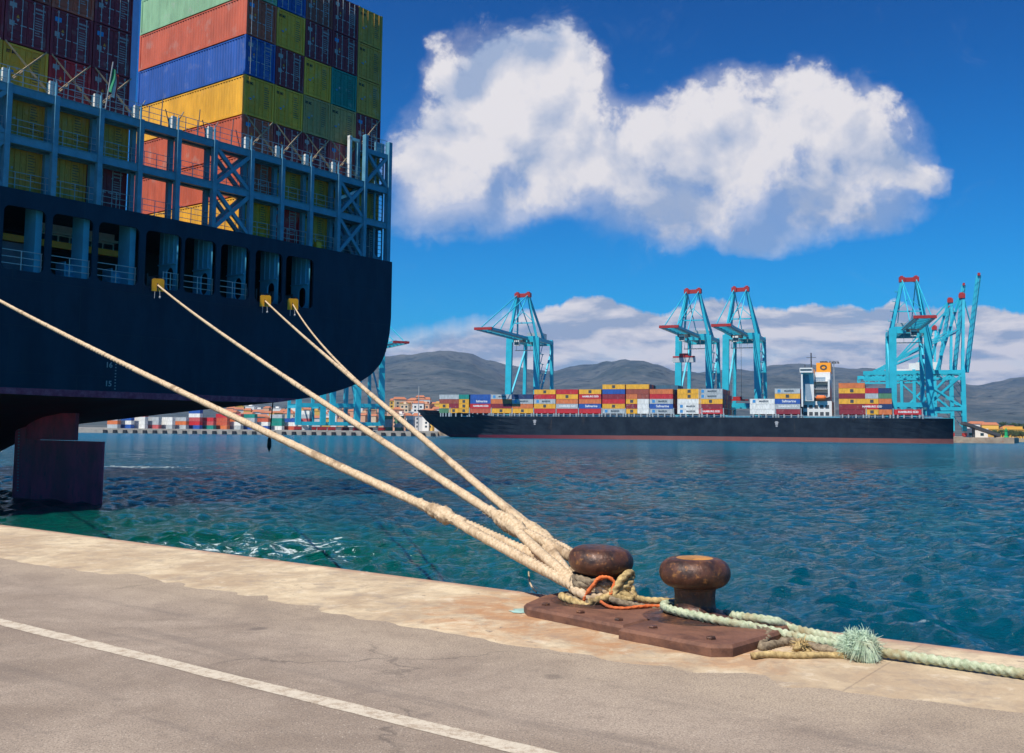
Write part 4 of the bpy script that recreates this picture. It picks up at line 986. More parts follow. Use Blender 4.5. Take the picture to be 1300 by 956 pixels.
def container_body(L=CLN, W_=CW, H_=CH, fine=True):
    mb = MB(); h = W_ / 2
    for sx_ in (-1, 1):
        for (y0, y1) in ((0, 0.17), (L - 0.17, L)):
            mb.box(min(sx_*h, sx_*(h-0.14)), max(sx_*h, sx_*(h-0.14)), y0, y1, 0, H_)
        mb.box(min(sx_*h, sx_*(h-0.06)), max(sx_*h, sx_*(h-0.06)), 0.17, L - 0.17, 0.03, 0.17)
        mb.box(min(sx_*(h-0.002), sx_*(h-0.06)), max(sx_*(h-0.002), sx_*(h-0.06)), 0.17, L - 0.17, H_ - 0.11, H_ - 0.03)
        corr(mb, sx_ * h, 0.17, L - 0.17, 0.17, H_ - 0.11, sx_, 0.278 if fine else 0.6, 0.036 if fine else 0.05)
        for y0 in (0, L - 0.18):      # corner castings stand a little proud
            for z0 in (0, H_ - 0.12): mb.box(min(sx_*(h+0.004), sx_*(h-0.16)), max(sx_*(h+0.004), sx_*(h-0.16)), y0 - 0.004 if y0 == 0 else y0, y0 + 0.18 if y0 == 0 else L + 0.004, z0 - 0.004 if z0 == 0 else z0, z0 + 0.12 if z0 == 0 else H_ + 0.004)
    mb.box(-h + 0.14, h - 0.14, 0, 0.12, 0.02, 0.15); mb.box(-h + 0.14, h - 0.14, 0, 0.12, H_ - 0.13, H_ - 0.02)
    mb.box(-h + 0.05, h - 0.05, 0.1, L - 0.1, H_ - 0.06, H_ - 0.035); mb.box(-h + 0.05, h - 0.05, 0.1, L - 0.1, 0.06, 0.1)
    mb.box(-h + 0.14, h - 0.14, L - 0.10, L - 0.05, 0.05, H_ - 0.04)
    return mb
def proto_mesh(mb, name, n_slots=1):
    me = mb.mesh(name, [MC['grey']] * n_slots); bm = bmesh.new(); bm.from_mesh(me); bmesh.ops.recalc_face_normals(bm, faces=bm.faces); bm.to_mesh(me); bm.free(); return me
ME_body = proto_mesh(container_body(), 'container_body')
def door_mesh(sgn):
    mb = MB(); x0, x1 = (0.012, 1.075) if sgn > 0 else (-1.075, -0.012)
    mb.box(x0, x1, 0.055, 0.10, 0.16, CH - 0.14)
    for k in range(5):          # pressed panels
        z = 0.26 + k * 0.46; mb.box(x0 + 0.07, x1 - 0.07, 0.030, 0.054, z, z + 0.30)
    return mb
ME_door = {s: proto_mesh(door_mesh(s), 'door') for s in (-1, 1)}
def bar_mesh(x):
    mb = MB(); mb.tube([(x, -0.01, 0.08), (x, -0.01, CH - 0.07)], 0.023, 6)
    for z in (0.14, 0.5, 1.05, 1.9, CH - 0.14): mb.box(x - 0.05, x + 0.05, -0.005, 0.05, z - 0.03, z + 0.03)
    mb.box(x - 0.02, x + 0.33 * (1 if x < 0 else -1) * 0.7 + 0.02, -0.03, -0.012, 1.02, 1.06) if x < 0 else mb.box(x - 0.25, x + 0.02, -0.03, -0.012, 1.02, 1.06)
    return mb
BARX = (-0.82, -0.32, 0.32, 0.82)
ME_bar = [proto_mesh(bar_mesh(x), 'locking_bar') for x in BARX]
def marks(kind):
    out = []; rg = random.Random(kind)
    mb = MB()
    def row(x, z, wd, ht, gap=0.02):
        xx = x
        while xx < x + wd: ww = rg.uniform(0.03, 0.07); mb.box(xx, min(xx + ww, x + wd), 0.020, 0.026, z, z + ht); xx += ww + gap
    def one(f, m_, nm_='sticker'):
        q = MB(); f(q); out.append((q.mesh(nm_, [m_]), nm_))
    if kind % 2 == 0:
        row(0.40, 2.18, 0.55, 0.10); row(0.40, 1.98, 0.5, 0.08)
        for k in range(rg.choice([5, 8, 9])): row(0.42, 1.72 - 0.14 * k, 0.20 + 0.3 * rg.random(), 0.05)
        out.append((mb.mesh('lettering', [M['mark']]), 'lettering'))
        zz = rg.uniform(0.9, 1.3)
        one(lambda q: q.box(-0.98, -0.70, 0.02, 0.026, zz, zz + 0.28), M['mark'])
        one(lambda q: q.box(-1.0, -0.62, 0.019, 0.027, 1.95, 2.2), M['markblue'] if kind % 4 else M['mark'])
        one(lambda q: q.add([(-0.62, 0.02, 1.42), (-0.44, 0.02, 1.42), (-0.53, 0.02, 1.60)], [(0, 1, 2)]), M['markorange'])
        one(lambda q: q.add([(-0.62, 0.02, 1.36), (-0.44, 0.02, 1.36), (-0.53, 0.02, 1.20)], [(0, 2, 1)]), M['mark'])
    else:
        for k in range(10): row(0.42, 2.15 - 0.15 * k, 0.25 + 0.25 * rg.random(), 0.05)
        out.append((mb.mesh('lettering', [M['darkgrey']]), 'lettering'))
        one(lambda q: q.box(-0.85, -0.62, 0.019, 0.026, 1.05, 1.2), M['markblue'])
        one(lambda q: q.box(-0.5, -0.38, 0.019, 0.026, 1.28, 1.4), M['mark'])
    return out
ME_mark = [marks(k) for k in range(6)]
def setmat(o, m):
    o.material_slots[0].link = 'OBJECT'; o.material_slots[0].material = m
SRZ = math.atan2(tS.y, tS.x)
def near_container(s0, tier, colour, label, mk, msc=False, d=1.05):
    loc = P0 + tS * (s0 + 1.25) + AX * d + Vector((0, 0, TOPZ + 0.03 + TT * tier))
    root = thing('shipping_container', label, 'shipping container', loc, SRZ, 'containers stacked on the near ship')
    o = link('body', ME_body, root); setmat(o, MC[colour])
    for s_ in (-1, 1): o = link('door', ME_door[s_], root); setmat(o, MC[colour])
    bm_ = M['galv'] if colour not in ('yellow', 'olive yellow', 'dusty yellow', 'teal') else MC[colour]
    for me in ME_bar: o = link('locking_bar', me, root); setmat(o, bm_)
    for me, nm_ in ME_mark[mk]: link(nm_, me, root)
    if msc: text('msc', 0.34, M['black'], root, Matrix.Translation((-0.78, 0.018, 2.2)) @ FX, bold=0.012)
    return root
BLOCK = [  # tiers from the deck up, columns from the sunlit side outward
 ['yellow', 'red', 'olive yellow', 'slate', 'slate'],
 ['oxide', 'olive yellow', 'olive yellow', 'olive yellow', 'olive yellow'],
 ['oxide', 'maroon', 'maroon', 'pink red', 'olive yellow'],
 ['yellow', 'yellow', 'dusty yellow', 'dusty yellow', 'maroon'],
 ['blue', 'maroon', 'yellow', 'teal', 'olive yellow'],
 ['oxide', 'yellow', 'maroon', 'maroon', 'olive yellow'],
 ['pale green', 'blue', 'brown', 'maroon', 'olive yellow']]
TN = ['deck-level tier', 'second tier', 'third tier', 'fourth tier', 'fifth tier', 'sixth tier', 'seventh tier']
CN = ['sunlit corner column', 'second column', 'middle column', 'fourth column', 'outermost column']
WORD = {'oxide': 'rust red', 'slate': 'dark slate', 'maroon': 'maroon', 'pink red': 'pinkish red'}
for ti, row in enumerate(BLOCK):
    for ci, col_ in enumerate(row):
        yl = 'yellow' in col_
        near_container(2.5 * ci, ti, col_, f"{WORD.get(col_, col_)} container, {TN[ti]} of the tall stack at the hull corner, {CN[ci]}", (1 + 2 * ((ti + ci) % 3)) if yl or col_ in ('teal',) else 2 * ((ti * 2 + ci) % 3), msc=yl)
LEFTB = [(-10.5, 'second', ['maroon', 'olive yellow', 'maroon', 'maroon', 'maroon'], 'column beside the gap'),
         (-13.0, 'x', ['olive yellow', 'olive yellow', 'red', 'maroon', 'oxide'], 'second column from the gap'),
         (-15.5, 'x', ['olive yellow', 'olive yellow', 'yellow', 'maroon', 'brown'], 'third column from the gap'),
         (-18.0, 'x', ['olive yellow', 'yellow', 'yellow', 'maroon', 'maroon'], 'fourth column from the gap')]
for s0, _, cols, cn in LEFTB:
    for ti, col_ in enumerate(cols):
        yl = 'yellow' in col_
        near_container(s0, ti, col_, f"{WORD.get(col_, col_)} container, {TN[ti]} of the stack behind the flag, {cn}", (1 + 2 * (ti % 3)) if yl else 2 * ((ti + int(-s0)) % 3), msc=yl and ti == 2)
# hanging line with a weight under the stern
o = MB().tube([at_y(347, 505, 74.0), at_y(343, 548, 74.0), at_y(342, 560, 74.0)], 0.05, 6)
p_ = at_y(342, 560, 74.0); o.lathe([(0.001, 0.5), (0.14, 0.1), (0.16, -0.4), (0.001, -0.8)], p_, 10)
o = o.build('hanging_fender_line', M['black']); tag(o, 'black line with a dark weight hanging below the ship stern over the water', 'line')

# ================================================================== FAR SHIP
FA = math.radians(20); eL = Vector((math.cos(FA), -math.sin(FA), 0)); eN = Vector((math.sin(FA), math.cos(FA), 0))
BOW = Vector((-57.0, 601.7, 0))
def FL(px, py=540, y=0.0):     # distance along the far ship's side plane for a picture column, and the height there
    d = ray(px, py); o_ = Vector((0, 0, EYE)); t_ = ((BOW + eN * y) - o_).dot(eN) / d.dot(eN); p = o_ + d * t_
    return (p - BOW).dot(eL), p.z
FS = thing('cargo_ship', 'long dark container ship loaded with coloured boxes across the harbour', 'ship', BOW, -FA)
m, n, b = principled('far_hull_paint')
pos = n.new('ShaderNodeTexCoord').outputs['Object']; px, py, pz = n.sep(pos)[:3]
nz = n.noise(n.vmath('MULTIPLY', pos, (0.3, 1, 0.3)), 0.5, 6, 0.65); nv = n.noise(n.vmath('MULTIPLY', pos, (1, 1, 0.12)), 0.22, 6, 0.7)
c = n.mix(n.ramp(nz, 0.3, 0.7), (0.008, 0.012, 0.020), (0.020, 0.030, 0.042))
c = n.mix(n.math('MULTIPLY', n.ramp(nv, 0.60, 0.74), 0.5), c, (0.13, 0.09, 0.06))
bt_ = n.ramp(px, 0, 160, 1.7, 2.4)
red = n.ramp(n.math('SUBTRACT', n.math('MULTIPLY_ADD', nz, 0.4, pz), bt_), 0.0, 0.12, 1, 0)
c = n.mix(red, c, n.mix(n.ramp(px, 60, 150), (0.12, 0.02, 0.035), n.mix(nz, (0.19, 0.055, 0.05), (0.28, 0.12, 0.10))))
n.l.new(c, b.inputs['Base Color']); b.inputs['Roughness'].default_value = 0.5
b.inputs['Specular IOR Level'].default_value = 0.15
M['farhull'] = m
ST = []
LSH = 291.0
for l in [-7.5, -4, 0, 5, 9, 13, 20, 28, 38, 50, 65, 90, 140, 200, 240, 262, 275, 284, LSH]:
    hb_ = 20 * min(1, max(0.02, 1 - (1 - min(1, (l + 8) / 48)) ** 2.2)); hw = 20 * min(1, max(0.0, 1 - (1 - max(0, min(1, (l - 13) / 62))) ** 1.8))
    if l > 240: hb_ = 20 - 1.0 * ((l - 240) / 50) ** 2; hw = 20 - 6.5 * ((l - 240) / 50) ** 2
    zt = 12.3 + (3.2 * min(1, 1 - l / 44) ** 0.8 + 0.6 if l < 42 else 0)
    ST.append((l, hb_, hw, zt))
mb = MB(); rows = []
for l, hb_, hw, zt in ST:
    row = []
    for sg in (-1, 1):
        cols_ = []
        for f in (1, 0.85, 0.6, 0.4, 0.2, 0.0, -0.15):
            z = zt * f if f >= 0 else -2
            g_ = max(0, f) ** 1.5; w2 = hw + (hb_ - hw) * g_
            lx = l
            if l < 14: lx = max(l, 14.5 - 22 * (max(0, f)) ** 0.8)
            cols_.append((lx, 20 + sg * max(w2, 0.05), z))
        row += cols_ if sg < 0 else cols_[::-1]
    rows.append(row)
m_ = len(rows[0])
mb.add([p for r in rows for p in r], [(i*m_+j, (i+1)*m_+j, (i+1)*m_+j+1, i*m_+j+1) for i in range(len(rows)-1) for j in range(m_-1)])
mb.f.append(tuple((len(rows)-1) * m_ + j for j in range(m_))); mb.mi.append(0)
mb.build('hull_shell', M['farhull'], FS, smooth=False)
mb = MB(); vs = []
for l, hb_, hw, zt in ST: vs += [(max(l, 0), 20 - hb_ * 0.97, 11.9 if l > 42 else 13.2), (max(l, 0), 20 + hb_ * 0.97, 11.9 if l > 42 else 13.2)]
mb.add(vs, [(2*i, 2*i+2, 2*i+3, 2*i+1) for i in range(len(ST)-1)]); mb.build('main_deck', M['darkgrey'], FS)
# hatch coaming and pedestals along the side
mb = MB(); mb.box(30, 286, 2.2, 2.6, 11.95, 13.1); mb.build('hatch_coaming', M['bluegrey'], FS)
FBAYS = [ # px range, tiers bottom to top: colour, mark
 (557.7, 569.5, ['green', 'yellow:e', 'brown', 'grey'], 1), (569.8, 591.4, [('yellow:e', 'yellow:e'), ('maroon', 'yellow:e'), ('brown', 'yellow:e'), ('grey', 'teal')], 2),
 (597, 620, ['oxide', 'red:h', 'blue:s', 'blue'], 1), (623, 647, ['yellow:e', 'maroon', 'orange', 'grey:m'], 1), (650, 673, ['yellow:e', 'orange', 'grey:m', 'dark blue'], 1),
 (678, 701.6, ['red', 'yellow:e', 'grey:m', 'red', 'yellow:e'], 1), (706, 730, ['red', 'grey:h', 'orange', 'yellow:e', 'red'], 1), (735, 760, ['red', 'blue:s', 'orange', 'red:h', 'yellow:e'], 1),
 (764.8, 790.5, ['grey:m', 'yellow:e', 'red', 'maroon', 'blue', 'yellow:e'], 1), (794.8, 824, [('yellow:e', 'white'), ('maroon', 'white'), ('yellow:e', 'white'), ('orange', 'brown'), 'brown', 'yellow'], 2),
 (824.7, 850.6, ['grey:m', 'blue:s', 'grey:m', 'red', 'orange'], 1), (860, 886, ['white:m', 'white:m', 'white', 'yellow:e', 'yellow:e'], 1), (886.9, 913.7, ['red:h', 'maroon', 'yellow:e', 'grey:m', 'grey:m'], 1),
 (952, 979, ['white', 'white', 'white:m'], 1), (983.8, 1012.6, ['maroon', 'grey:h', 'blue:s', 'yellow:e', 'grey:m'], 1),
 (1065, 1094, ['maroon', 'maroon', 'yellow:e', 'maroon', 'yellow:e', 'orange'], 1), (1098.5, 1130, [('yellow:e', 'orange'), ('red:h', 'dark blue'), ('yellow:e', 'orange'), ('grey', 'green'), ('red', 'dark blue')], 2),
 (1135, 1167, ['red:h'], 1)]
def far_body(L):
    mb = MB(); mb.box(0, L, 0.05, 2.39, 0.05, 2.58)
    for x in (0, L - 0.2):
        for y in (0, 2.24): mb.box(x, x + 0.2, y, y + 0.2, 0, 2.62)
    for y in (0, 2.36): mb.box(0.2, L - 0.2, y, y + 0.08, 0, 0.16); mb.box(0.2, L - 0.2, y, y + 0.08, 2.48, 2.60)
    n_ = int(L / 0.75)
    for k in range(n_): x = 0.35 + k * (L - 0.7) / n_; mb.box(x, x + 0.3, 0.005, 0.052, 0.18, 2.46)
    for k in (0.35, 0.8, 1.5, 1.95): mb.tube([(L + 0.03, k, 0.1), (L + 0.03, k, 2.5)], 0.04, 4)
    return mb
MEF = {1: proto_mesh(far_body(12.6), 'far_container'), 2: proto_mesh(far_body(6.2), 'far_container_short')}
em = MB(); em.box(-0.85, 0.85, -0.012, 0.0, -0.8, 0.8); em.box(-0.35, 0.35, -0.024, -0.014, 0.1, 0.4)
star = MB(); star.box(-0.75, 0.75, -0.012, 0, -0.75, 0.75); ME_star = star.mesh('emblem', [M['markblue']])
ME_em = em.mesh('emblem', [M['darkgrey']])
FXF = Matrix(((1, 0, 0, 0), (0, 0, -1, 0), (0, 1, 0, 0), (0, 0, 0, 1)))
mFarMark = mat('far_lettering_white', (0.8, 0.8, 0.8), 0.6, var=0.02); mFarDark = mat('far_lettering_dark', (0.03, 0.06, 0.09), 0.6)
def far_container(l, tier, cspec, half, label, parent_rot=-FA, pos=None, L=None):
    col_, _, mk = cspec.partition(':')
    loc = BOW + eL * l + eN * 1.2 + Vector((0, 0, 14.1 + 2.67 * tier)) if pos is None else pos
    me = MEF[half]
    o = thing('cargo_container', label, 'shipping container', loc, parent_rot, 'containers on the ship across the harbour' if pos is None else 'containers stacked on the distant quay')
    bd = link('body', me, o); setmat(bd, MC[col_])
    Lh = (12.6 if half == 1 else 6.2)
    def mt(x, z): return Matrix.Translation((x, -0.03, z)) @ FXF
    if mk == 'e':
        e_ = link('emblem', ME_em, o); e_.location = (Lh / 2, -0.02, 1.35)
    elif mk == 'm':
        text('MAERSK', 1.35, mFarDark, o, mt(Lh * 0.57, 1.3), bold=0.04); e_ = link('emblem', ME_star, o); e_.location = (Lh * 0.17, -0.02, 1.35)
    elif mk == 'h': text('HAMBURG SÜD', 1.35, mFarMark, o, mt(Lh * 0.52, 1.3), bold=0.04)
    elif mk == 's': text('Safmarine', 1.8, mFarMark, o, mt(Lh * 0.56, 1.35), bold=0.03); 
    return o
behind = MB(); bcols = ['maroon', 'brown', 'oxide', 'dark blue', 'red', 'olive yellow', 'slate']
for bi, (xa, xb, tiers, half) in enumerate(FBAYS):
    la, _ = FL(xa, 510, 1.2); lb, _ = FL(xb, 510, 1.2)
    bl = {0: 6.4}.get(bi, 12.6)
    for ti, spec in enumerate(tiers):
        bayname = f"{ORD[bi]} bay from the bow"
        if isinstance(spec, tuple):
            for hi, sp in enumerate(spec):
                mk = sp.partition(':')[2]
                far_container(la + hi * 6.35, ti, sp, 2, f"short {WORD.get(sp.split(':')[0], sp.split(':')[0])} container, {ORD[ti]} tier, {'bow' if hi == 0 else 'stern'} side of the {bayname}")
        else:
            cn_, _, mk = spec.partition(':')
            desc = {'e': ' with dark emblem', 'm': ' with dark lettering', 'h': ' with white lettering', 's': ' with white lettering', '': ''}[mk]
            far_container(la, ti, spec, 1 if bl > 7 else 2, f"{WORD.get(cn_, cn_)} container{desc}, {ORD[ti]} tier of the {bayname}")
    nt = len(tiers)
    for row in range(1, 14):
        nr_ = nt if row < 12 else max(1, nt - 1)
        if bi == 10 and row > 5: nr_ += 1
        for ti in range(nr_):
            behind.cur = random.randrange(len(bcols)) if not (bi == 10 and ti == nt) else 6
            behind.box(la + 0.02, la + bl - 0.02, 1.25 + row * 2.5 + 0.1, 1.25 + row * 2.5 + 2.44, 14.12 + 2.67 * ti, 14.12 + 2.67 * ti + 2.58)
    # lashing bridge between this bay and the next, and pedestals
    mb = MB(); 
    for y in (1.0, 20, 38): mb.box(la + bl + 0.25, la + bl + 0.7, y, y + 0.4, 12.0, 14.3 + 2.6)
    mb.box(la + bl + 0.25, la + bl + 0.7, 1.0, 38, 16.9, 17.2); mb.box(la + bl + 0.2, la + bl + 1.0, 0.6, 1.4, 12.0, 14.2)
    for x in (0.1, 0.33, 0.62, 0.9): mb.box(la + bl * x, la + bl * x + 0.7, 1.2, 2.0, 12.0, 14.05)
    mb.build('lashing_frame', M['galv'], FS)
o = behind.build('stacked_cargo', [MC[k] for k in bcols]); o.location = BOW; o.rotation_euler = (0, 0, -FA)
tag(o, 'rows of dark stacked containers behind the front row on the ship across the harbour', 'shipping containers', kind='stuff')
# bulwark rail, bow mast, name
mb = MB(); l = 46
while l < 284: mb.box(l, l + 0.12, 0.35, 0.45, 12.3, 13.4); l += 3
mb.box(46, 284, 0.35, 0.42, 13.35, 13.45); mb.build('deck_rail', M['galv'], FS)
mb = MB(); mb.tube([(8, 20, 13), (8, 20, 24)], 0.35, 6); mb.box(7.8, 8.2, 17.5, 22.5, 21, 21.3); mb.build('bow_mast', M['white'], FS)
# superstructure
def sl_(px, py, y=6): return FL(px, py, y)
l0 = FL(1016.5, 500, 5)[0]; l1 = FL(1055, 500, 5)[0]; ww = l1 - l0
mb = MB(); mb.box(l0 + 1, l0 + 1 + ww * 0.95, 6, 34, 11.9, 21); mb.box(l0 + 1.2, l0 + ww * 0.44, 4, 36, 21, 40.5); mb.box(l0, l0 + ww * 0.42, 0.5, 39.5, 40.5, 43.8)
mb.box(l0 + 0.6, l0 + 1.4, 1, 4, 18, 40.5)
me_ = mb.build('superstructure', M['white'], FS)
mb = MB(); xa_, xb_ = l0 + ww * 0.06, l0 + ww * 0.26
mb.prism([(xa_ + ww * .13, 21.6), (xb_ + ww * .13, 21.6), (xb_ + 0.2, 39.5), (xa_, 39.5)], 3.90, 3.985); mb.build('side_panel', M['recess'], FS)
mb = MB(); mb.box(l0 + ww * 0.46, l0 + ww * 0.96, 12, 28, 21, 41.5); mb.box(l0 + ww * 0.90, l0 + ww * 0.96, 5, 12, 24, 36); mb.build('engine_casing', M['white'], FS)
mb = MB(); mb.box(l0 + ww * 0.48, l0 + ww * 0.90, 11.9, 11.985, 24, 27); mb.box(l0 + ww * 0.48, l0 + ww * 0.90, 11.9, 11.985, 29.6, 32.4); mb.box(l0 + ww * 0.48, l0 + ww * 0.80, 11.9, 11.985, 35, 38); mb.build('casing_opening', M['recess'], FS)
mb = MB(); mb.box(l0 + ww * 0.50, l0 + ww * 0.98, 12.5, 27, 41.5, 48.2); fn = mb.build('funnel', M['beamyellow'], FS)
mb = MB(); mb.lathe([(1.05, 0), (1.75, 0), (1.75, 0.12), (1.05, 0.12), (1.05, 0)], n=20, M4=Matrix.Translation((l0 + ww * 0.74, 12.4, 45)) @ Matrix.Rotation(PI/2, 4, 'X')); mb.build('emblem', M['darkgrey'], fn)
mb = MB(); mb.box(l0 + ww * 0.62, l0 + ww * 0.86, 14, 26, 48.2, 49.4); mb.build('funnel_top', M['darkgrey'], fn)
for q, (z0, z1) in enumerate(((23.6, 24.0), (29.2, 29.5), (34.5, 34.8))):
    mb = MB(); mb.box(l0 + ww * 0.44, l0 + ww * 0.92, 5, 12, z0, z1)
    for e_ in range(7): mb.box(l0 + ww * (0.46 + 0.07 * e_), l0 + ww * (0.46 + 0.07 * e_) + 0.12, 5, 5.1, z1, z1 + 1.1)
    mb.box(l0 + ww * 0.44, l0 + ww * 0.92, 5, 5.1, z1 + 1.1, z1 + 1.2); mb.build('balcony', M['white'], FS)
mb = MB(); mb.box(l0 + 0.3, l0 + ww * 0.4, 0.42, 0.485, 41.8, 42.9); mb.build('bridge_window', M['glass'], FS)
mb = MB()
for k in range(5): mb.box(l0 + 1.3 + k * ww * 0.18, l0 + 1.3 + k * ww * 0.18 + 1.8, 5.9, 5.985, 13.5, 15.4); mb.box(l0 + 1.3 + k * ww * 0.18, l0 + 1.3 + k * ww * 0.18 + 1.8, 5.9, 5.985, 17.2, 19.0)
mb.build('deck_opening', M['slateglass'] if 'slateglass' in M else M['darkgrey'], FS)
mb = MB(); mb.tube([(l0 + ww * .5, 4.5, 22.6), (l0 + ww * .55, 4.5, 22.6), (l0 + ww * .78, 4.5, 22.6), (l0 + ww * .84, 4.5, 22.9)], [0.3, 1.3, 1.3, 0.3], 10); mb.build('lifeboat', M['boat_orange'], FS)
mb = MB(); mb.tube([(l0 + ww * .3, 20, 43.8), (l0 + ww * .3, 20, 56)], 0.35, 6); mb.box(l0 + ww * .3 - .2, l0 + ww * .3 + .2, 16.5, 23.5, 50, 50.3); mb.box(l0 + ww * .3 - 2.5, l0 + ww * .3 + 2.5, 19.8, 20.2, 52.5, 52.8); mb.tube([(l0 + 2, 10, 43.8), (l0 + 2, 10, 47)], 0.25, 5); mb.build('radar_mast', M['darkgrey'], FS)
for o in FS.children_recursive:          # the tower is squat: lower everything above the deck house
    if o.name.split('.')[0] in ('superstructure', 'side_panel', 'engine_casing', 'casing_opening', 'funnel', 'emblem', 'funnel_top', 'balcony', 'bridge_window', 'radar_mast') and o.type == 'MESH':
        for v in o.data.vertices:
            if v.co.z > 21: v.co.z = 21 + (v.co.z - 21) * 0.745
for l in (74, 206): # hull marks
    mb = MB(); mb.box(l, l + 1.4, -0.05, 0.0, 8.6, 10.4); mb.box(l - 0.4, l + 1.8, -0.06, -0.052, 9.7, 10.0); mb.box(l + .2, l + 1.2, -0.06, -0.052, 7.6, 8.3); mb.build('hull_mark', M['mark'], FS)

# ================================================================== CRANES
def crane(label, loc, rz, W_=19, G_=30, H=57, AP=85, BL=64, RB=40, up=0.0, trol=12, hang=None, box_col=None, aw=3.6, group='turquoise quay cranes'):
    R = thing('gantry_crane', label, 'crane', loc, rz, group); T = M['crane']; hw = W_ / 2; lw = 3.7; old = up > 0.5
    for sx_ in (-1, 1):
        for y in (0, -G_):
            mb = MB(); mb.bar((sx_ * hw, y, 3.6), (sx_ * (hw - 0.8), y, H + 1), lw if y == 0 else 2.0, 2.2 if y == 0 else 1.9); mb.build('leg', T, R)
            mb = MB(); mb.box(sx_ * hw - 2.4, sx_ * hw + 2.4, y - 1.0, y + 1.0, 0.6, 2.4)
            for q in range(4): mb.lathe([(0.001, -0.4), (0.6, -0.4), (0.6, 0.4), (0.001, 0.4)], n=10, M4=Matrix.Translation((sx_ * hw - 2.0 + q * 1.33, y, 0.6)) @ Matrix.Rotation(PI/2, 4, 'X'))
            mb.build('bogie', M['cranered'], R)
        mb = MB(); mb.bar((sx_ * hw, 1.2, 16), (sx_ * hw, -G_ - 1.2, 16), 1.5, 2.0); mb.build('side_beam', T, R)
        mb = MB(); mb.bar((sx_ * hw, -0.5, 17), (sx_ * (hw - 0.6), -G_ + 0.5, H - 5), 1.0); mb.build('brace', T, R)
        mb = MB(); mb.bar((sx_ * (hw - 0.8), 0.5, H), (sx_ * (hw - 0.8), -G_ - 0.5, H), 1.5, 2.2); mb.build('top_side_beam', T, R)
        # frame up to the apex
        mb = MB(); mb.bar((sx_ * (hw - 0.8), 0, H + 1), (sx_ * aw, 1.5, AP - 2), 1.5, 1.5); mb.build('apex_leg', T, R)
        mb = MB(); mb.bar((sx_ * (hw - 0.8), -14, H + 1), (sx_ * aw, -0.5, AP - 2), 1.1, 1.1); mb.build('rear_apex_leg', T, R)
        mb = MB(); mb.box(sx_ * aw - 1.4, sx_ * aw + 1.4, -1.0, 2.4, AP - 2.2, AP + 0.4); mb.box(sx_ * aw - 0.7, sx_ * aw + 0.7, -0.6, 1.6, AP + 0.4, AP + 1.1); mb.build('apex_sheave_box', M['cranered'], R)
        mb = MB(); mb.bar((sx_ * 3.6, 1, H + 0.2), (sx_ * 3.6, -RB - 0, H + 0.2), 1.4, 2.2); mb.build('rear_girder', T, R)
        mb = MB(); mb.bar((sx_ * aw, 0, AP - 1), (sx_ * 3.6, -RB * 0.75, H + 1.5), 0.5); mb.build('backstay', T, R)
    for y, z in ((0, 4.6), (-G_, 4.6), (0, 17), (-G_, 17), (0, H), (-G_, H)):
        mb = MB(); mb.bar((-hw, y, z), (hw, y, z), 1.8, 3.6 if z == H else 2.4); mb.build('cross_beam', T, R)
    mb = MB(); mb.bar((-aw, 0.5, AP - 1), (aw, 0.5, AP - 1), 2.2); mb.build('apex_beam', M['cranered'], R)
    ca, sa = math.cos(up), math.sin(up)
    def B(x, y, z=0): return Vector((x, 2 + y * ca - z * sa, H + 0.2 + y * sa + z * ca))
    if old:      # trussed rear girder and heavy stays of the old cranes
        for sx_ in (-1, 1):
            mb = MB(); q = 0
            while q < RB: mb.bar((sx_ * 3.6, -q, H - 0.6), (sx_ * 3.6, -min(q + 3.5, RB), H - 3.6), 0.4); mb.bar((sx_ * 3.6, -min(q + 3.5, RB), H - 3.6), (sx_ * 3.6, -min(q + 7, RB), H - 0.6), 0.4); q += 7
            mb.bar((sx_ * 3.6, 0, H - 3.8), (sx_ * 3.6, -RB, H - 3.8), 0.8); mb.build('girder_truss', T, R)
            mb = MB(); mb.bar((sx_ * (hw - 1), -1, H + (AP - H) * 0.55), (sx_ * 3.6, -RB * 0.9, H + 1), 0.8); mb.build('heavy_stay', T, R)
            mb = MB(); mb.bar((sx_ * (hw - 1), 0, H - 1), (sx_ * (hw - 1), -G_, H * 0.42), 1.3); mb.build('portal_brace', T, R)
        mb = MB(); q = 2
        while q < BL - 4: mb.bar(B(-4.6, q, -1.6), B(-4.6, q + 4, 1.6), 0.16); mb.bar(B(4.6, q + 4, -1.6), B(4.6, q, 1.6), 0.16); q += 4
        mb.build('boom_truss', T, R)
    mb = MB(); mb.bar((-hw + 2.2, 0.2, H + 10), (hw - 2.2, 0.2, H + 10), 0.7); mb.bar((-hw + 2.2, 0.2, H + 10), (0, 0.5, H + 17), 0.4); mb.bar((hw - 2.2, 0.2, H + 10), (0, 0.5, H + 17), 0.4); mb.build('apex_tie', T, R)
    for sx_ in (-1, 1):
        mb = MB(); mb.bar(B(sx_ * 3.4, 0), B(sx_ * 3.4, BL), 1.7 if old else 1.3, 2.6 if old else 2.0, up=(0, -sa, ca)); mb.build('boom_girder', T, R)
        mb = MB(); mb.bar(B(sx_ * 4.6, 1, -0.6), B(sx_ * 4.6, BL - 1, -0.6), 0.9, 0.15, up=(0, -sa, ca)); mb.bar(B(sx_ * 5.0, 1, 0.5), B(sx_ * 5.0, BL - 1, 0.5), 0.1, 0.1); mb.build('boom_walkway', M['bluegrey'], R)
        if up < 0.5:
            for yy, r_ in ((BL * 0.48, 0.42), (BL * 0.93, 0.42)):
                mb = MB(); mb.bar((sx_ * aw, 1.5, AP - 1), B(sx_ * 3.4, yy, 1), r_); mb.build('forestay', T, R)
        else:
            mb = MB(); mb.bar((sx_ * aw, 1.5, AP - 1), B(sx_ * 3.4, BL * 0.5, 1), 0.4); mb.build('forestay', T, R)
    mb = MB(); k = 3
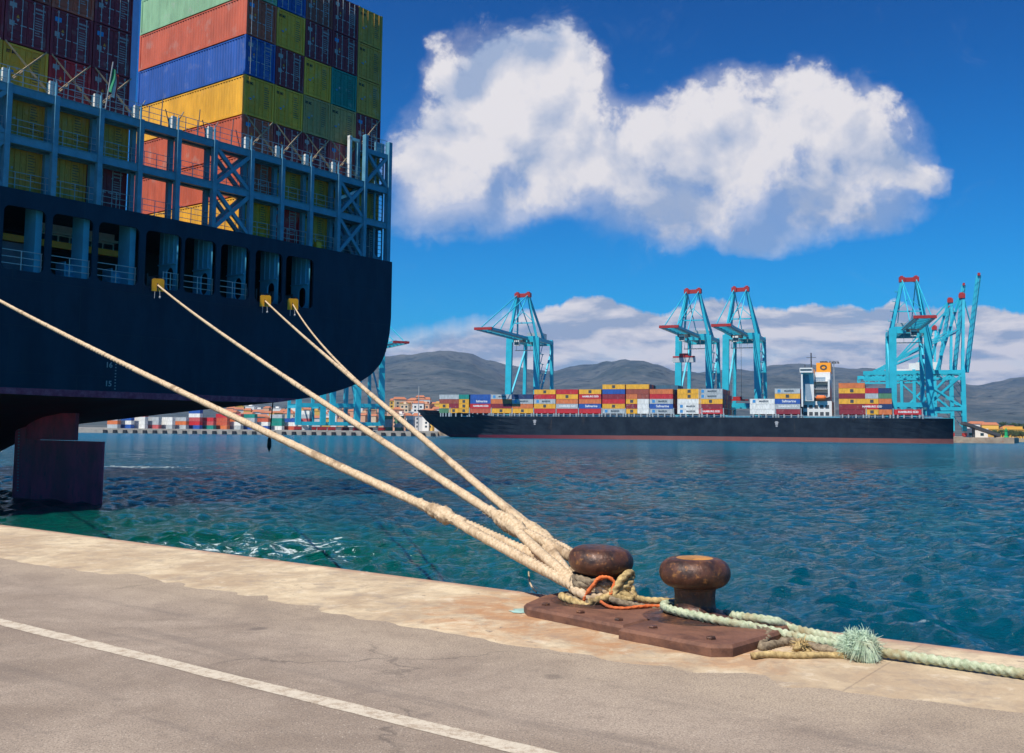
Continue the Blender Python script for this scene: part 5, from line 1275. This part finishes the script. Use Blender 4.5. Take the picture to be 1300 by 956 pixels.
    while k < BL: mb.bar(B(-3.4, k), B(3.4, k), 0.7, 0.9); mb.bar(B(-3.4, k, -0.3), B(3.4, min(k + 7, BL), -0.3), 0.35); k += 7
    mb.build('boom_lattice', T, R)
    mb = MB(); mb.bar(B(-5.2, BL + 0.3), B(5.2, BL + 0.3), 1.6, 1.4, up=(0, -sa, ca)); mb.build('boom_tip', M['cranered'], R)
    mb = MB(); mb.box(-4.5, 4.5, -G_ - 3, -G_ + 9, H + 1.4, H + 6); mb.build('machinery_house', M['white'] if old else M['galv'], R)
    mb = MB()
    for z in range(6, int(H) - 3, 6): mb.bar((-hw - 1.6, -1, z), (-hw - 1.6, -5, z + 6), 0.35); mb.box(-hw - 2.2, -hw - 1.0, -6, 0, z + 5.7, z + 6.0)
    mb.build('stairway', T, R)
    mb = MB(); z = H + 3
    zz = [0.0, 0.2, 0.4, 0.6, 0.8]
    for q in zz:
        p0 = Vector((hw - 0.8, -14, H + 1)).lerp(Vector((aw, -0.5, AP - 2)), q); mb.box(p0.x, p0.x + 2.2, p0.y - 1, p0.y + 1, p0.z, p0.z + 0.2); mb.bar(p0 + Vector((2.1, 0, 0)), p0 + Vector((2.1, 0, 1.3)), 0.15)
    mb.build('apex_platform', T, R)
    if up < 0.5 and trol is not None:
        mb = MB(); mb.box(-3.0, 3.0, trol - 3, trol + 3, H - 2.2, H - 0.9); mb.build('trolley', M['darkgrey'], R)
        mb = MB(); mb.box(-1.5, 1.5, trol + 3.2, trol + 5.6, H - 4.8, H - 1.6); c_ = mb.build('operator_cab', M['white'], R)
        mb = MB(); mb.box(-1.4, 1.4, trol + 5.602, trol + 5.66, H - 4.4, H - 2.6); mb.build('cab_window', M['glass'], c_)
        mb = MB(); mb.box(-7, 7, -8, -5, H - 6.5, H - 6.2)
        for q in (-7, -2.3, 2.3, 7): mb.bar((q, -8, H - 6.3), (q, -8, H - 1), 0.2)
        mb.build('hanging_platform', M['galv'], R)
        if hang:
            mb = MB()
            for q in (-2.2, 2.2): mb.tube([(q, trol, H - 1), (q, trol, hang)], 0.12, 4)
            mb.build('hoist_cable', M['darkgrey'], R)
            mb = MB(); mb.box(-6.1, 6.1, trol - 1.2, trol + 1.2, hang - 0.8, hang); mb.box(-2.5, 2.5, trol - 1, trol + 1, hang, hang + 1.5); mb.build('spreader', M['cranered'], R)
    return R
def cpos(px, Y, z=3.0): p = at_y(px, 540, Y); return Vector((p.x, p.y, z))
def rzf(th): return math.radians(180 - th)
crane('turquoise crane standing alone with its red tipped boom reaching over the ship bow end', cpos(663, 625), rzf(20), trol=6)
c2_ = crane('turquoise crane holding a boxy load on cables over the ship, one of a close pair', cpos(881, 600), rzf(22), trol=26, hang=44, BL=60)
crane('turquoise crane of the close pair nearer the white superstructure, cables hanging empty', cpos(942, 590), rzf(22), trol=14, hang=20, BL=60)
crane('turquoise crane over the ship stern beside the cranes with raised booms', cpos(1158, 545), rzf(15), trol=12, hang=None, BL=60)
crane('old turquoise crane with raised boom at the pier end, front one', cpos(1224, 588), math.radians(-112), W_=19, G_=22, H=37, AP=82, BL=56, RB=54, up=math.radians(82), trol=None, aw=2.5)
crane('old turquoise crane with raised boom at the pier end, rear one', cpos(1209, 655), math.radians(-112), W_=19, G_=22, H=41, AP=88, BL=56, RB=52, up=math.radians(83), trol=None, aw=2.5)
crane('turquoise crane behind the stern crane, mostly hidden, boom raised', cpos(1188, 730), math.radians(-112), W_=19, G_=22, H=42, AP=78, BL=50, RB=52, up=math.radians(80), trol=None, aw=2.5)
for px, lb in ((394, 'turquoise crane legs seen under the big hull, nearest the hanging line'), (437, 'turquoise crane legs seen under the big hull, middle one of three'), (469, 'turquoise crane beside the big hull corner with its boom end showing')):
    crane(lb, cpos(px, 690), rzf(-25), W_=17, G_=28, H=55, AP=80, BL=60, trol=10)
# load under the second crane
far_ld = thing('lifted_container', 'grey container hanging from the crane spreader above the ship', 'shipping container', c2_.matrix_world.translation)
bpy.context.view_layer.update()
far_ld.location = c2_.matrix_world @ Vector((-6.3, 24.8, 40.5)); far_ld.rotation_euler = (0, 0, rzf(22))
bd = link('body', MEF[1], far_ld); setmat(bd, MC['grey'])

# ================================================================== FAR SHORE: quays, yard, town
def land(name, pts, z0, z1, m):
    mb = MB(); nn = len(pts); mb.add([(x, y, z0) for x, y in pts] + [(x, y, z1) for x, y in pts], [tuple(range(nn))[::-1], tuple(range(nn, 2*nn))] + [(i, (i+1) % nn, (i+1) % nn + nn, i + nn) for i in range(nn)])
    return structure(name, mb, m)
def gp_(px, Y): p = at_y(px, 540, Y); return (p.x, p.y)
a0 = BOW + eL * 40 + eN * 43; a1 = BOW + eL * 300 + eN * 43
a1 = BOW + eL * 285 + eN * 45
M['pier'] = mat('pier_wall', (0.34, 0.27, 0.20), 0.85, var=0.3, scale=0.15, dirt=(0.30, 0.11, 0.05), dirt_amt=0.9)
land('terminal_ground', [(a0.x, a0.y), (a1.x, a1.y), gp_(1204, 562), gp_(1287, 552), gp_(1293, 640), gp_(1240, 900), gp_(600, 1000), gp_(548, 760)], -3, 3.0, M['pier'])
land('distant_quay', [gp_(-60, 690), gp_(556, 655), gp_(556, 900), gp_(-60, 900)], -3, 3.1, M['concrete'])
for i in range(34):
    px = 134 + i * 12.6; Y = 690 - 35 * (px + 60) / 616
    x, y = gp_(px, Y - 0.5); o = MB().box(-1.3, 1.3, -0.9, 0.4, -0.6, 2.1).box(-0.9, 0.9, -1.1, -0.9, -0.4, 1.8).build('quay_fender', M['black']); o.location = (x, y, 0)
    tag(o, 'dark rubber fender on the distant quay wall', 'fender', 'fenders along the distant quay wall')
rg = random.Random(21)
ycols = ['red', 'oxide', 'grey', 'white', 'grey', 'pink red', 'grey', 'blue', 'white', 'grey', 'teal', 'orange']
k = 0
for ci in range(15):
    px = 136 + ci * 17.2; nt = rg.choice([3, 4, 4, 4, 5])
    for ti in range(nt):
        x, y = gp_(px, 705); cn_ = rg.choice(ycols)
        far_container(0, 0, cn_, 1, f"{WORD.get(cn_, cn_)} container, {ORD[ti]} tier of the {ORD[ci]} stack along the distant quay", math.radians(-38), Vector((x, y, 3.1 + 2.65 * ti)))
for ci, px in enumerate((487, 501, 515)):
    for ti in range(4):
        x, y = gp_(px, 720); cn_ = rg.choice(['grey', 'white', 'grey', 'green'])
        far_container(0, 0, cn_, 2, f"short {cn_} container, {ORD[ti]} tier, {ORD[ci]} stack between the cranes and the ship bow", math.radians(-30), Vector((x, y, 3.1 + 2.65 * ti)))
# houses
def house(px, Y, z, w_, d_, h_, wm, rf, label, win=True, rz=None):
    p = at_y(px, 540, Y); R = thing('house', label, 'house', (p.x, p.y, z), rg.uniform(-0.5, 0.5) if rz is None else rz, 'buildings of the town on the shore')
    mb = MB(); mb.box(-w_/2, w_/2, -d_/2, d_/2, -3, h_); mb.build('wall', wm, R)
    mb = MB()
    if rf == 'flat': mb.box(-w_/2 - .3, w_/2 + .3, -d_/2 - .3, d_/2 + .3, h_, h_ + 0.5); mb.box(-w_/5, w_/8, -2, 2, h_ + .5, h_ + 2.4); mb.build('roof', wm, R)
    else:
        mb.add([(-w_/2-.4, -d_/2-.4, h_), (w_/2+.4, -d_/2-.4, h_), (w_/2+.4, d_/2+.4, h_), (-w_/2-.4, d_/2+.4, h_), (-w_/2+1, 0, h_ + d_*0.22), (w_/2-1, 0, h_ + d_*0.22)], [(0,1,5,4), (2,3,4,5), (1,2,5), (3,0,4), (3,2,1,0)]); mb.build('roof', M['roof'], R)
    if win:
        nf = max(1, int(h_ / 3.2)); nc = max(2, int(w_ / 5))
        for f in range(nf):
            for c_ in range(nc):
                x = -w_/2 + (c_ + 0.5) * w_ / nc; mb = MB(); mb.box(x - 0.9, x + 0.9, -d_/2 - 0.06, -d_/2 - 0.02, 0.9 + f * 3.2, 2.5 + f * 3.2); mb.build('window', M['glass'], R)
    return R
hw_ = [M['wallwhite'], M['wallcream'], M['wallpeach'], M['wallwhite'], M['wallpeach'], M['wallyellow']]
nm = {M['wallwhite'].name: 'white', M['wallcream'].name: 'cream', M['wallpeach'].name: 'peach', M['wallyellow'].name: 'ochre'}
spots = []
for r_ in range(3):
    for q in range(8):
        spots.append((500 + q * 8 + rg.uniform(-2, 2), 860 + r_ * 60, 5 + r_ * 8, 0))
for r_ in range(3):
    for q in range(17):
        spots.append((292 + q * 12 + rg.uniform(-3, 3), 1000 + r_ * 90, 9 + r_ * 5, 1))
used = {}
for i, (px, Y, z, reg) in enumerate(spots):
    wm = rg.choice(hw_); w_ = rg.uniform(7, 13); h_ = rg.uniform(6, 15) if reg == 0 else rg.uniform(5, 10); rf = rg.choice(['flat', 'gable', 'gable'])
    where = 'between the cranes and the far ship bow' if reg == 0 else 'above the container yard'
    row_ = ['lowest row', 'middle row', 'upper row'][(i // 8) % 3 if reg == 0 else ((i - 24) // 17) % 3]
    cidx = i % 8 if reg == 0 else (i - 24) % 17
    house(px, Y, z, w_, rg.uniform(8, 12), h_, wm, rf, f"{nm[wm.name]} {'flat roofed' if rf == 'flat' else 'tile roofed'} building {where}, {row_}, {ORD[cidx]} along", win=(reg == 0))
house(1256, 880, 7, 13, 10, 6, M['wallyellow'], 'gable', 'ochre building with tiled roof among the trees past the pier end')
house(1240, 900, 9, 14, 10, 5, M['wallwhite'], 'gable', 'white low building beside the ochre one past the pier end')
house(1281, 940, 6, 12, 10, 5, M['wallpeach'], 'gable', 'peach building beyond the ochre one past the pier end')
house(1288, 760, 5, 40, 8, 3.5, M['wallyellow'], 'flat', 'long low ochre shed on the shore past the pier end', rz=0.1)
house(1238, 590, 3, 12, 8, 4.5, M['wallwhite'], 'flat', 'pale low shed on the pier end under the old cranes', rz=-0.3)
def mast(px, Y, py_top, label, head):
    p = at_y(px, 540, Y); zt = at_y(px, py_top, Y).z
    R = thing('light_mast', label, 'light mast', (p.x, p.y, 3)); MB().tube([(0, 0, 0), (0, 0, zt - 3)], [0.5, 0.25], 8).build('pole', M['galv'], R)
    if head: 
        mb = MB(); mb.box(-3, 3, -0.3, 0.3, zt - 3, zt - 2.7)
        for q in (-2.6, -0.9, 0.9, 2.6): mb.box(q - 0.5, q + 0.5, -0.8, 0.3, zt - 4.3, zt - 3.4)
        mb.build('lamp_head', M['darkgrey'], R)
mast(1060, 640, 459, 'tall grey mast with a crossbar of floodlights behind the white superstructure', True)
mast(531, 760, 490, 'thin pale mast rising above the town near the far ship bow', False)
R = thing('harbour_beacon', 'small green beacon tower on the tip of the pier', 'beacon', Vector((*gp_(1277, 600), 3.0)))
MB().lathe([(1.4, 0), (1.4, 0.4), (0.9, 0.8), (0.75, 3.8), (1.1, 4.0), (1.1, 4.3), (0.001, 4.3)], n=14).build('tower', M['beacon'], R)
MB().lathe([(0.4, 4.3), (0.45, 5.2), (0.001, 5.6)], n=10).build('lantern', M['beacon'], R)
mb = MB(); a_ = at_y(1222, 537, 575); b_ = at_y(1268, 553, 575); mb.bar(a_, b_, 5, 1.6); mb.bar(Vector((a_.x + 6, a_.y, 3)), Vector((a_.x + 6, a_.y, a_.z - 2)), 1.2); mb.bar(Vector((a_.x + 18, a_.y, 3)), Vector((a_.x + 18, a_.y, a_.z - 6)), 1.0)
o = mb.build('loading_ramp', M['darkgrey']); tag(o, 'dark sloping ramp on the pier end leading down toward the green beacon', 'ramp')

# ---- land and hills
PROF = [(-900, 470), (-300, 462), (100, 470), (300, 478), (420, 470), (480, 461), (520, 456), (555, 454.5), (590, 458), (620, 469), (650, 477), (680, 482), (702, 484.5), (725, 481), (750, 479), (772, 473), (795, 468), (815, 469), (835, 473), (860, 481), (900, 484), (932, 481), (955, 483), (985, 477), (1010, 474), (1060, 476), (1100, 478), (1150, 482), (1200, 490), (1240, 496), (1262, 493), (1290, 490), (1330, 490), (1600, 478), (2200, 480)]
def prof_h(px):
    for (a_, b_), (c_, d_) in zip(PROF, PROF[1:]):
        if px <= c_: t_ = max(0, (px - a_) / (c_ - a_)); t_ = t_ * t_ * (3 - 2 * t_); return b_ + (d_ - b_) * t_
    return PROF[-1][1]
from mathutils import noise as mn
def build_hills():
    nx, ny = 420, 110; co = []; YR = 6400
    for j in range(ny):
        Y = 950 + (8400 - 950) * (j / (ny - 1)) ** 1.15
        for i in range(nx):
            a_ = -0.95 + 1.9 * i / (nx - 1); X = a_ * Y
            px = 650 + 1300 * X / Y if Y else 650
            hor = 546 + (px - 650) * 0.00995
            hr = 4.5 + (hor - prof_h(px)) / 1300 * YR
            t_ = (Y - 1500) / (YR - 1500)
            t_ = max(0, t_); f = (t_ * t_ * (3 - 2 * t_)) if t_ <= 1 else max(0.2, 1 - (t_ - 1) * 1.4)
            n1 = mn.fractal(Vector((X / 900, Y / 1100, 0.3)), 1.0, 2.0, 6); n2 = 1 - abs(mn.fractal(Vector((X / 600, Y / 900, 5.3)), 0.9, 2.1, 6)) 
            amp = f * (1 - f * 0.75) * 230
            z = 2.5 + min(1, max(0, (Y - 950) / 700)) * 14 + hr * f + amp * n1 + (n2 - 0.75) * 60 * f * (1.05 - f)+ 5 * f * mn.noise(Vector((X / 130, Y / 150, 1)))
            # the bay keeps the middle foreshore low
            co.append((X, Y, max(z, 2.0)))
    fs = [(j*nx+i, j*nx+i+1, (j+1)*nx+i+1, (j+1)*nx+i) for j in range(ny-1) for i in range(nx-1)]
    me = bpy.data.meshes.new('hills'); me.from_pydata(co, [], fs); me.polygons.foreach_set('use_smooth', [True] * len(fs))
    m, n, b = principled('hill_scrub_hazed')
    pos = n.new('ShaderNodeNewGeometry').outputs['Position']
    a_ = n.noise(pos, 0.004, 8, 0.65); d_ = n.noise(pos, 0.02, 7, 0.75)
    c = n.mix(n.ramp(a_, 0.38, 0.62), (0.030, 0.050, 0.055), (0.080, 0.092, 0.088)); c = n.mix(n.math('MULTIPLY', n.ramp(d_, 0.56, 0.66), 0.7), c, (0.14, 0.13, 0.12)); c = n.mix(n.ramp(d_, 0.48, 0.38), c, (0.010, 0.020, 0.024))  # scrub tones shifted toward blue-grey, distance haze painted into the colour
    n.l.new(c, b.inputs['Base Color']); b.inputs['Roughness'].default_value = 0.95
    me.materials.append(m); o = link('hills', me); tag(o, kind='structure')
build_hills()
land('shore_ground', [gp_(1232, 700), gp_(1420, 640), gp_(1600, 700), gp_(1600, 1100), gp_(1200, 1100)], -3, 2.2, M['sand'])
# trees on the right-hand shore
def tree_meshes(seed, hgt):
    rg_ = random.Random(seed); mb = MB(); tr = MB()
    tr.tube([(0, 0, 0), (0.2, 0.1, hgt * 0.3), (0.1, 0, hgt * 0.62)], [0.4, 0.3, 0.12], 6)
    for k in range(5):
        a_ = rg_.random() * 6.28; tr.tube([(0.1, 0, hgt * (0.3 + .06 * k)), (math.cos(a_) * 1.8, math.sin(a_) * 1.8, hgt * (0.5 + .06 * k))], [0.18, 0.07], 5)
    cl = [(rg_.gauss(0, 1.9), rg_.gauss(0, 1.9), hgt * rg_.uniform(0.38, 0.92), rg_.uniform(0.8, 1.7)) for _ in range(14)]
    for (x, y, z, r_) in cl:
        for _ in range(70):
            d = Vector((rg_.gauss(0, 1), rg_.gauss(0, 1), rg_.gauss(0, 0.8))).normalized() * r_ * rg_.uniform(0.6, 1.1); p = Vector((x, y, z)) + d
            u_ = Vector((rg_.gauss(0, 1), rg_.gauss(0, 1), rg_.gauss(0, 1))).normalized() * 0.32; v_ = d.cross(u_).normalized() * 0.28
            mb.add([p - u_, p + v_, p + u_, p - v_], [(0, 1, 2, 3)])
    return mb.mesh('crown', [M['leaf']]), tr.mesh('trunk', [M['bark']])
TM = [tree_meshes(s_, 9) for s_ in (1, 2, 3)]
for i in range(34):
    px = 1232 + (i % 17) * 6.4 + rg.uniform(-1.5, 1.5); back = i < 17
    Y = rg.uniform(960, 1000) if back else rg.uniform(690, 760); x, y = gp_(px if back else 1262 + (i - 17) * 3.6, Y)
    R = thing('shore_tree', f"dark bushy tree past the pier end, {ORD[i % 17]} along the {'far' if back else 'waterside'} row", 'tree', (x, y, 6 if back else 2.0), rg.random() * 6, 'trees on the shore past the pier end')
    s_ = rg.uniform(0.8, 1.25) * (1.0 if back else 0.55); R.scale = (s_ * 1.25, s_ * 1.25, s_)
    c_, t_ = TM[i % 3]; link('crown', c_, R); link('trunk', t_, R)

# ================================================================== HAZE
mb = MB(); mb.box(-9300, 9300, -600, 9200, -8, 760)
hz = mb.build('haze', None); tag(hz, kind='stuff')
hz.data.materials.clear(); m = bpy.data.materials.new('haze_air'); m.use_nodes = True; hz.data.materials.append(m)
m.node_tree.nodes.clear(); n = NT(m.node_tree)
pv = n.new('ShaderNodeVolumePrincipled'); pv.inputs['Color'].default_value = (0.30, 0.56, 1.0, 1); pv.inputs['Density'].default_value = 6.0e-5; pv.inputs['Anisotropy'].default_value = 0.2
om = n.new('ShaderNodeOutputMaterial'); n.l.new(pv.outputs[0], om.inputs['Volume'])
